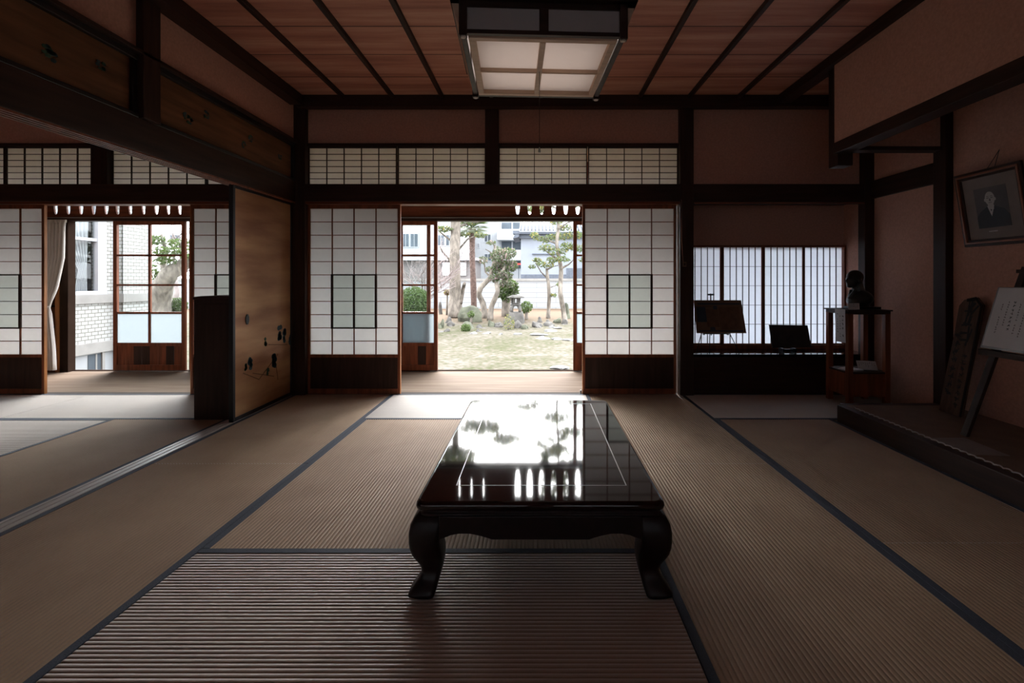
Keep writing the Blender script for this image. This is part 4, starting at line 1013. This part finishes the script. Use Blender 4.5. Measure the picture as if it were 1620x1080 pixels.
tree('small_round_shrub', 'small bright green shrub just right of the stone lantern', [(833, 501), (833, 494), (833, 488)], 17.8, [.06, .06, .06], 'bark', [], [(833, 485, 10, 9), (832, 492, 6, 5)], (['leaf', 'pine'], [0, 1]), 200, .04, .01, cat='shrub')
tree('slim_pine', 'slim straight pine trunk, left of the two pines on the right', [(867, 502), (868, 488), (869, 470), (868, 450), (866, 437), (865, 424)], 18.2, [.085, .075, .07, .065, .06, .05], 'bark',
     [([(866, 440), (856, 430), (850, 420), (847, 416)], .035, .012), ([(866, 426), (876, 421), (886, 419)], .035, .012), ([(869, 455), (878, 452), (886, 450)], .02, .008), ([(869, 468), (876, 466), (880, 463)], .02, .008)],
     [(862, 418, 15, 5), (850, 412, 9, 5), (875, 411, 13, 5), (884, 450, 5, 3), (876, 467, 5, 3), (842, 422, 6, 3)], PN, 70, .055)
tree('spreading_pine', 'bent pine with broad layered crown at the right of the doorway view', [(894, 511), (892, 495), (889, 478), (886, 462), (887, 445), (888, 425), (884, 405), (880, 385), (884, 360), (882, 330), (880, 300), (884, 240), (882, 175)], 17.2,
     [.11, .09, .085, .08, .08, .075, .07, .06, .055, .05, .045, .035, .02], 'bark',
     [([(887, 425), (900, 418), (908, 410)], .045, .015), ([(885, 412), (868, 400), (858, 393)], .05, .015), ([(880, 385), (862, 378), (852, 372)], .035, .012), ([(884, 362), (898, 352), (906, 350)], .035, .012), ([(882, 330), (850, 318), (830, 312)], .035, .012), ([(882, 320), (910, 308), (925, 300)], .035, .012)],
     [(862, 378, 18, 6), (884, 374, 18, 7), (898, 390, 16, 7), (864, 392, 14, 6), (882, 398, 16, 6), (890, 410, 13, 5), (892, 360, 14, 5), (880, 352, 12, 4), (908, 372, 16, 7), (918, 392, 16, 7), (926, 410, 12, 5), (850, 330, 24, 7), (835, 312, 22, 7), (915, 318, 26, 9), (880, 296, 26, 9), (900, 270, 26, 8), (846, 372, 8, 5), (885, 248, 15, 5), (868, 232, 11, 4), (895, 214, 13, 5), (878, 196, 10, 4), (892, 178, 9, 4), (880, 160, 8, 4)]+[(random.uniform(852, 912), random.uniform(150, 262), random.uniform(4, 9), random.uniform(2, 4)) for _ in range(60)], PN, 62, .055)
# bare plum behind the left glass
pl = empty('bare_plum_tree', gp(668, 505, 15.8), 'leafless pinkish plum tree seen through the glass left of the doorway', 'tree')
pl.location.z = ground_z(*pl.location[:2])
b0 = Vector(pl.location); mb = MB(); tips = []
mb.tube([b0, b0+Vector((.05, .05, .5)), b0+Vector((.0, .1, .95)), b0+Vector((.12, 0, 1.25))], [.09, .075, .065, .05], 8)
for k in range(13):
    a = random.uniform(0, 2*PI); tips += twigs(mb, b0+Vector((.03, .05, random.uniform(.75, 1.25))), Vector((math.cos(a), math.sin(a)*.6, random.uniform(.2, .9))), random.uniform(.8, 1.2), .032, 3, spread=.55)
mb.build('branches', 'twig', pl)
f = MB()
for t in tips: leaves(f, t, (.1, .1, .1), 3, .014, mis=[0])
f.build('buds', 'blossom', pl)
def shrub(name, px, py, Y, rw, rh, n, size, mats, label, mis=(0,)):
    c = gp(px, py, Y); r = empty(name, (c.x, c.y, ground_z(c.x, c.y)), label, 'shrub'); s = Y/F
    f = MB(); leaves(f, c, (rw*s, rw*s, rh*s), n, size, mis=list(mis)); leaves(f, (c.x, c.y, c.z-.3*rh*s), (rw*s*.9, rw*s*.9, rh*s*.7), n//3, size, mis=list(mis))
    f.build('foliage', mats, r)
    MB().tube([(c.x, c.y, r.location.z-.02), (c.x+.02, c.y, c.z)], [.05, .03], 6).build('stem', 'bark', r)
shrub('clipped_bush', 655, 478, 14.0, 26, 25, 5200, .035, ['leaf', 'pine'], 'large round clipped bush behind the left glass door', (0, 1))
shrub('low_green_plant', 737, 519, 15.0, 8, 7, 500, .03, ['leaf', 'pine'], 'low dark green plant before the round boulder', (0, 1))
shrub('sprouting_plant', 805, 510, 15.5, 10, 14, 180, .03, ['pine', 'yellowleaf'], 'thin yellow green sprouting plant before the stone lantern', (0, 1))
shrub('fern', 745, 497, 16.6, 6, 6, 150, .035, ['pine', 'leaf'], 'small pale fern in front of the mossy boulder', (0, 1))
shrub('dry_bush', 707, 462, 19.5, 5, 5, 160, .05, ['yellowleaf', 'blossom'], 'small orange brown tuft behind the thick mossy trunk', (0, 1))
# rocks
def rock(name, px0, px1, py0, py1, Y, mat, label, group='rocks around the lawn', seed=0, cat='rock'):
    random.seed(seed*13+int(px0)); s = Y/F
    cx_ = PX((px0+px1)/2, Y); hw_ = (px1-px0)/2*s; zt = PZ(py0, Y); gz = min(ground_z(cx_, Y), PZ(py1, Y)); hz_ = (zt-gz)
    bm = bmesh.new(); bmesh.ops.create_icosphere(bm, subdivisions=3, radius=1)
    off = [Vector((random.gauss(0, 1), random.gauss(0, 1), random.gauss(0, 1))).normalized() for _ in range(16)]
    for v in bm.verts:
        d = v.co.normalized(); k = 1
        for o_ in off:
            t = d.dot(o_)
            if t > .55: k -= (t-.55)*.62
        v.co = Vector((d.x*k*hw_*1.32, d.y*k*min(hw_, .6)*1.15, d.z*k*hz_*1.3))
    me = bpy.data.meshes.new(name); bm.to_mesh(me); bm.free(); me.materials.append(M[mat])
    for p in me.polygons: p.use_smooth = False
    o = bpy.data.objects.new(name, me); C.objects.link(o); o.location = (cx_, Y, gz)
    return tag(o, label, cat, group)
rock('boulder', 728, 770, 484, 503, 17.4, 'mossy', 'large moss topped boulder behind the trunk of the s-shaped tree')
rock('boulder', 723, 755, 507, 524, 15.8, 'mossy', 'rounded brown boulder behind the low green plant')
rock('boulder', 690, 705, 501, 514, 15.8, 'mossy', 'grey green rock at the left edge of the doorway opening')
rock('boulder', 694, 702, 477, 487, 20, 'stone', 'dark rock by the far wall, behind the glass door edge')
rock('boulder', 706, 722, 509, 516, 16.2, 'stone', 'small low rock left of the rounded brown boulder')
rock('boulder', 690, 716, 518, 527, 14.8, 'stone', 'flat long rock nearest the left glass door')
rock('boulder', 754, 773, 509, 520, 15.9, 'stone', 'angular rock just right of the rounded brown boulder')
rock('boulder', 768, 784, 504, 517, 16.2, 'mossy', 'pointed rock between the leaning trunk and the lawn')
rock('boulder', 780, 800, 506, 518, 16.1, 'stone', 'angular rock left of the sprouting plant')
rock('boulder', 812, 830, 509, 521, 15.9, 'stone', 'angular brown rock below the lantern pedestal')
rock('boulder', 835, 860, 504, 518, 16.0, 'stone', 'low dark rock right of the lantern pedestal')
rock('boulder', 858, 876, 501, 511, 16.6, 'stone', 'square grey rock at the foot of the slim pine')
rock('boulder', 872, 890, 500, 508, 17.0, 'mossy', 'flat mossy rock between the two pines')
rock('boulder', 884, 905, 505, 514, 16.6, 'stone', 'low rock around the foot of the bent pine')
rock('boulder', 885, 907, 482, 503, 18.3, 'mossy', 'upright grey boulder behind the bent pine')

rock('boulder', 754, 764, 518, 524, 14.9, 'stone', 'small low rock in front of the angular rock')
rock('boulder', 796, 812, 503, 511, 16.6, 'stone', 'flat rock tucked in behind the sprouting plant')
rock('boulder', 826, 840, 512, 519, 15.7, 'mossy', 'small mossy rock at the foot of the angular brown rock')
rock('boulder', 846, 864, 499, 506, 17.2, 'stone', 'low grey rock behind the dark rock on the right')
rock('boulder', 862, 880, 509, 516, 16.2, 'stone', 'flat rock in front of the slim pine')
rock('boulder', 704, 716, 503, 510, 16.9, 'stone', 'small rock at the left foot of the thick mossy trunk')
for i, (a, b, t, u, Y) in enumerate(((838, 868, 526, 533, 14.4), (845, 872, 531, 539, 13.6), (865, 886, 533, 541, 13.3), (852, 878, 521, 527, 15.0), (868, 892, 516, 522, 15.6), (886, 912, 535, 543, 12.9), (880, 900, 513, 518, 15.2), (739, 755, 524, 531, 14.6), (764, 779, 526, 530, 14.7), (812, 826, 527, 531, 14.3), (788, 799, 528, 531, 14.5), (873, 908, 579, 589, 9.3))):
    lab = ['flat stepping stone, left end of the curving path', 'stepping stone, second from the left front of the path', 'dark stepping stone in the middle of the path front', 'stepping stone further back on the curving path', 'stepping stone near the rocks on the right', 'stepping stone by the right door edge', 'stepping stone farthest back by the bent pine', 'small flat stone in the lawn below the brown boulder', 'small flat stone in the lawn below the angular rock', 'flat stone in the lawn below the lantern', 'tiny flat stone in the lawn left of the lantern', 'pale stone at the foot of the veranda on the right'][i]
    o = rock('stepping_stone', a, b, t, u, Y, 'pale_stone', lab, 'stepping stones in the lawn', i, 'stone')
    s = Y/F; gz = ground_z(o.location.x, Y); sc = .05/max(.02, (PZ(t, Y)-o.location.z))
    o.location.z = gz; o.location.y = 850/ (1)*0+Y
    zs_ = [v.co.z for v in o.data.vertices]; k = .06/max(zs_)
    for v in o.data.vertices: v.co.z *= k; v.co.y *= 1.1
    # put it where its top line meets the lawn
    Yt = (H-gz)*F/((t+u)/2-CY); o.location.x *= Yt/Y; o.location.y = Yt
random.seed(21)
# stone lantern
ly = 17.0; s = ly/F; lx = PX(816, ly)
gz = ground_z(lx, ly)
ln = empty('stone_lantern', (lx, ly, gz), 'grey stone lantern with wide umbrella cap on a rough block', 'lantern')
def Zp(py): return PZ(py, ly)
bm_ = MB(); bm_.rings([[(lx+(w_*s)*c1, ly+.22*c2*(w_/12), z_) for c1, c2 in ((-1, -1), (-.2, -1.2), (1, -.9), (1.1, .8), (.2, 1.1), (-1, .9))] for w_, z_ in ((13, gz-.03), (12.5, Zp(505)), (11, Zp(497)), (10, Zp(493)))], sm=False); bm_.build('pedestal', 'stone', ln)
lg = MB()
for k in range(4):
    a = PI/4+k*PI/2; ca, sa = math.cos(a), math.sin(a)
    lg.tube([(lx+ca*.20, ly+sa*.20, Zp(493)), (lx+ca*.22, ly+sa*.22, Zp(489)), (lx+ca*.15, ly+sa*.15, Zp(484)), (lx+ca*.08, ly+sa*.08, Zp(482))], [.05, .055, .055, .05], 6)
lg.lathe((lx, ly, 0), [(.16, Zp(484)), (.20, Zp(482)), (.13, Zp(480)), (.10, Zp(479.5))], 6, sm=False); lg.build('legs', 'stone', ln)
fb = MB()
for k in range(6):
    a = k*PI/3; fb.tube([(lx+.13*math.cos(a), ly+.13*math.sin(a), Zp(480)), (lx+.13*math.cos(a), ly+.13*math.sin(a), Zp(471))], .035, 4, sm=False)
fb.lathe((lx, ly, 0), [(.17, Zp(480)), (.17, Zp(479))], 6, sm=False).lathe((lx, ly, 0), [(.17, Zp(472.5)), (.18, Zp(470))], 6, sm=False); fb.build('light_chamber', 'stone', ln)
MB().lathe((lx, ly, 0), [(.30, Zp(471)), (.31, Zp(470)), (.22, Zp(468)), (.10, Zp(466.5)), (.03, Zp(466))], 12).build('cap', 'stone', ln)
# tree seen through the left room door
tree('gnarled_tree', 'gnarled leaning trunk seen through the glass of the left room', [(250, 505), (253, 475), (258, 450), (268, 432), (282, 424), (296, 414), (312, 408)], 13, [.30, .26, .24, .22, .18, .14, .10], 'bark',
     [([(262, 440), (258, 420), (262, 395), (255, 370)], .10, .03), ([(290, 418), (285, 390), (295, 370)], .06, .02)],
     [(265, 398, 22, 9), (285, 385, 20, 8), (248, 380, 14, 8), (262, 412, 16, 6), (244, 430, 7, 12), (300, 400, 20, 9), (243, 470, 6, 16)], (['pine', 'leaf', 'olive'], [0, 0, 1, 2]), 55, .05)
pl2 = empty('bare_branched_tree', gp(275, 500, 16), 'pale bare branches high behind the gnarled trunk', 'tree'); pl2.location.z = ground_z(*pl2.location[:2])
mb = MB(); b0 = Vector(pl2.location); mb.tube([b0, b0+Vector((.1, 0, 1.2)), b0+Vector((-.1, .1, 2.1))], [.1, .08, .06], 7)
for k in range(12):
    a = random.uniform(0, 2*PI); twigs(mb, b0+Vector((-.05, .05, random.uniform(1.5, 2.1))), Vector((math.cos(a), math.sin(a)*.6, random.uniform(.3, 1))), 1.1, .03, 3, spread=.6)
mb.build('branches', 'twig', pl2)
shrub('clipped_shrub', 281, 483, 13.5, 14, 13, 1500, .03, ['olive', 'leaf'], 'greyish round shrub right of the gnarled trunk', (0, 1))
# ------ white tiled wing on the left
wg = empty('tiled_building', (-8, 8, -.5), 'white tiled western building seen through the left room', 'building')
XA, YE = -7.4, 8.68
wy0, wy1, wz0, wz1 = 6.9, 8.31, .90, 2.85
YE = 8.48; XB = -7.25; YR = 9.06
w_ = MB().box(XA-.25, XA, 5.0, wy0, -.1, 5.5).box(XA-.25, XA, wy1, YE, -.1, 5.5).box(XA-.25, XA, wy0, wy1, -.1, wz0).box(XA-.25, XA, wy0, wy1, wz1, 5.5)
w_.build('tiled_wall', 'brickX', wg)
MB().box(-8.6, XB-.01, YE, YR, -.1, 5.5).build('tiled_return', 'brickY', wg)
MB().box(XB-.02, XB, YE, YR, -.1, 5.5).build('tiled_bay', 'brickX', wg)
MB().box(XA-.05, XA+.045, 5.0, YE, .72, .87).build('stone_band', 'concrete', wg, .005)
MB().box(XA-.05, XA+.05, 5.0, YE, -.11, .07).box(XA, XB+.05, YE-.05, YE, -.11, .07).box(XB-.05, XB+.05, YE, YR, -.11, .07).build('stone_band', 'concrete', wg, .005)
MB().box(XA-.3, XA-.01, 5.0, YE, -.6, -.11).box(-8.5, XB, YE-.01, YR, -.6, -.1).build('base_wall', 'white_plaster', wg)
MB().box(XA, XB+.045, YE-.045, YE, .72, .87).box(XB-.05, XB+.045, YE, YR, .72, .87).build('stone_band', 'concrete', wg, .005)
wf = MB().box(XA-.06, XA+.03, wy0, wy1, wz0-.03, wz0+.03).box(XA-.08, XA+.01, wy1-.16, wy1, wz0, wz1).box(XA-.08, XA+.01, wy0, wy0+.06, wz0, wz1).box(XA-.07, XA-.01, wy0, wy1, 1.76, 1.81).box(XA-.08, XA+.01, wy0, wy1, wz1-.05, wz1)
wf = wf.build('window_frame', 'whitepaint', wg, .004)
MB().box(XA-.055, XA-.05, wy0, wy1, wz0, wz1).build('window_pane', 'glass', wf)
def sfn(u, v):
    # tied-back sheer
    z = wz1-.03-(wz1-wz0)*v; g_ = {0: 0}
    if v < .79: q_ = v/.79; left = 7.4+.5*q_**1.6; right = 8.12-.06*q_
    else: q_ = (v-.79)/.21; left = 7.9-.07*q_; right = 8.06+.01*q_
    return (XA-.10+.014*math.sin(u*PI*14), left+(right-left)*u, z)
drape(sfn, 'sheer_curtain', 'sheer', wg, 64, 24)
MB().box(XA-.35, XA-.30, wy0-.3, wy1+.3, .3, 3).build('dark_room_sheet', 'black', wg)  # black sheet standing in for the darkness of the unlit room
bw = MB().box(XA-.012, XA-.002, 7.98, 8.27, -.52, -.13); bw = bw.build('basement_window', 'winglass', wg)
MB().box(XA-.012, XA+.004, 8.11, 8.14, -.52, -.13).box(XA-.012, XA+.02, 8.22, 8.27, -.55, -.11).build('mullion', 'concrete', bw)
MB().box(-8.8, -7.15, 4.9, 9.2, 5.5, 5.7).build('cornice', 'concrete', wg)
# ------ buildings beyond the wall
def wins(parent, lst, Y, y, mat='winglass'):
    for a, b, t, u in lst:
        fr_ = MB().box(PX(a-1.2, Y), PX(b+1.2, Y), y-.06, y, PZ(u+1.2, Y), PZ(t-1.2, Y)).build('window', 'whitepaint', parent)
        MB().box(PX(a, Y), PX((a+b)/2-.5, Y), y-.08, y-.06, PZ(u, Y), PZ(t, Y)).box(PX((a+b)/2+.5, Y), PX(b, Y), y-.08, y-.06, PZ(u, Y), PZ(t, Y)).build('pane', mat, fr_)
ap = empty('apartment_building', (-4, 42, -.4), 'white apartment block with balconies behind the garden wall', 'building')
MB().box(-8.2, -1.0, 42, 50, -.5, 9.0).build('wall', 'white_plaster', ap)
wins(ap, [(767, 776, 371, 382), (767, 777, 402, 412), (756, 758, 385, 391)], 42, 42)
bl = MB()
for t, u in ((349, 362), (380, 395), (412, 424)):
    rc = MB().box(PX(792, 40.6), PX(824, 40.6), 41.93, 42.0, PZ(u, 40.6), PZ(t, 40.6)).build('window', 'winglass', ap)
    MB().box(PX(808, 40.6), PX(810, 40.6), 41.88, 41.93, PZ(u, 40.6), PZ(t, 40.6)).build('mullion', 'whitepaint', rc)
for a, b in ((362, 380), (395, 412)): MB().box(PX(786, 40.6), PX(860, 40.6), 40.6, 41.9, PZ(b-.5, 40.6), PZ(a, 40.6)).build('balcony', 'white_plaster', ap, .02)
ab = empty('white_house', (-16, 36, -.4), 'white house with paired windows behind the left glass door', 'building')
MB().box(-22, PX(738, 36), 36, 41, -.5, 7.2).build('wall', 'white_plaster', ab)
MB().box(-22.3, PX(738, 36)+.1, 35.8, 41.2, 7.2, 7.4).build('parapet', 'concrete', ab)
wins(ab, [(637, 647, 370, 390), (650, 661, 370, 390), (692, 703, 372, 388), (706, 716, 372, 388), (560, 575, 372, 390), (270, 285, 372, 385)], 36, 36)
sh_ = empty('grey_shed', (-8, 30, -.4), 'low grey building with flat canopy between white house and palm', 'building')
MB().box(PX(600, 30), PX(752, 30), 30, 33, -.5, PZ(412, 30)).build('wall', 'greyfence', sh_)
MB().box(PX(590, 30), PX(756, 30), 29.5, 33.3, PZ(412, 30), PZ(408, 30)).build('canopy', 'whitepaint', sh_)
MB().box(PX(700, 30), PX(738, 30), 29.9, 30, PZ(436, 30), PZ(415, 30)).build('shutter', 'metal', sh_)
kh = empty('storehouse', (1, 30, -.4), 'pale blue walled storehouse with grey tiled roof on the right', 'building')
ky = 30
MB().box(PX(824, ky), PX(1010, ky), ky, ky+6, -.5, PZ(372, ky)).build('wall', 'bluewall', kh)
MB().box(PX(821, ky), PX(1010, ky), ky-.25, ky+.1, PZ(377, ky), PZ(371, ky)).box(PX(812, ky), PX(1010, ky), ky-.55, ky+.2, PZ(371, ky), PZ(366, ky)).build('eaves', 'slate', kh)
MB().prism([(PX(812, ky), PZ(378, ky)), (PX(821, ky), PZ(376, ky)), (PX(823, ky), PZ(368, ky)), (PX(816, ky), PZ(370, ky))], 'Y', ky-.5, ky+3).build('eave_bracket', 'slate', kh)
rt = MB(); zx0, zx1 = PX(822, ky), PX(1010, ky); zz = PZ(366, ky)
rt.prism([(ky-.6, zz), (ky+3, zz+1.35), (ky+6.5, zz), (ky+6.5, zz-.1), (ky+3, zz+1.2), (ky-.6, zz-.1)], 'X', zx0, zx1); roof_ = rt.build('roof', 'slate_pale', kh)
rb = MB(); x = zx0+.1
while x < zx1: rb.tube([(x, ky-.62, zz+.02), (x, ky+3, zz+1.37)], .045, 6); x += .22
tag(rb.build('tile_rolls', 'slate', roof_))
MB().box(PX(842, ky), PX(882, ky), ky-.12, ky, PZ(402.5, ky), PZ(401, ky)).build('ledge', 'slate', kh)
MB().box(PX(824, ky), PX(1010, ky), ky-.03, ky, PZ(441, ky), PZ(434, ky)).box(PX(896, ky), PX(1010, ky), ky-.05, ky, PZ(441, ky), PZ(424, ky)).build('dark_base', 'slate', kh)
rp = empty('red_sign', (PX(821, 34), 34, 0), 'small red panel half hidden by the camellia crown', 'sign')
MB().box(PX(818, 34), PX(824, 34), 34, 34.1, PZ(419, 34), PZ(416, 34)).build('panel', 'red', rp)
MB().box(PX(820, 34), PX(821, 34), 34.02, 34.08, -.5, PZ(425, 34)).build('post', 'slate', rp)
for o in C.objects:
    if '_rot' in o: del o['_rot']
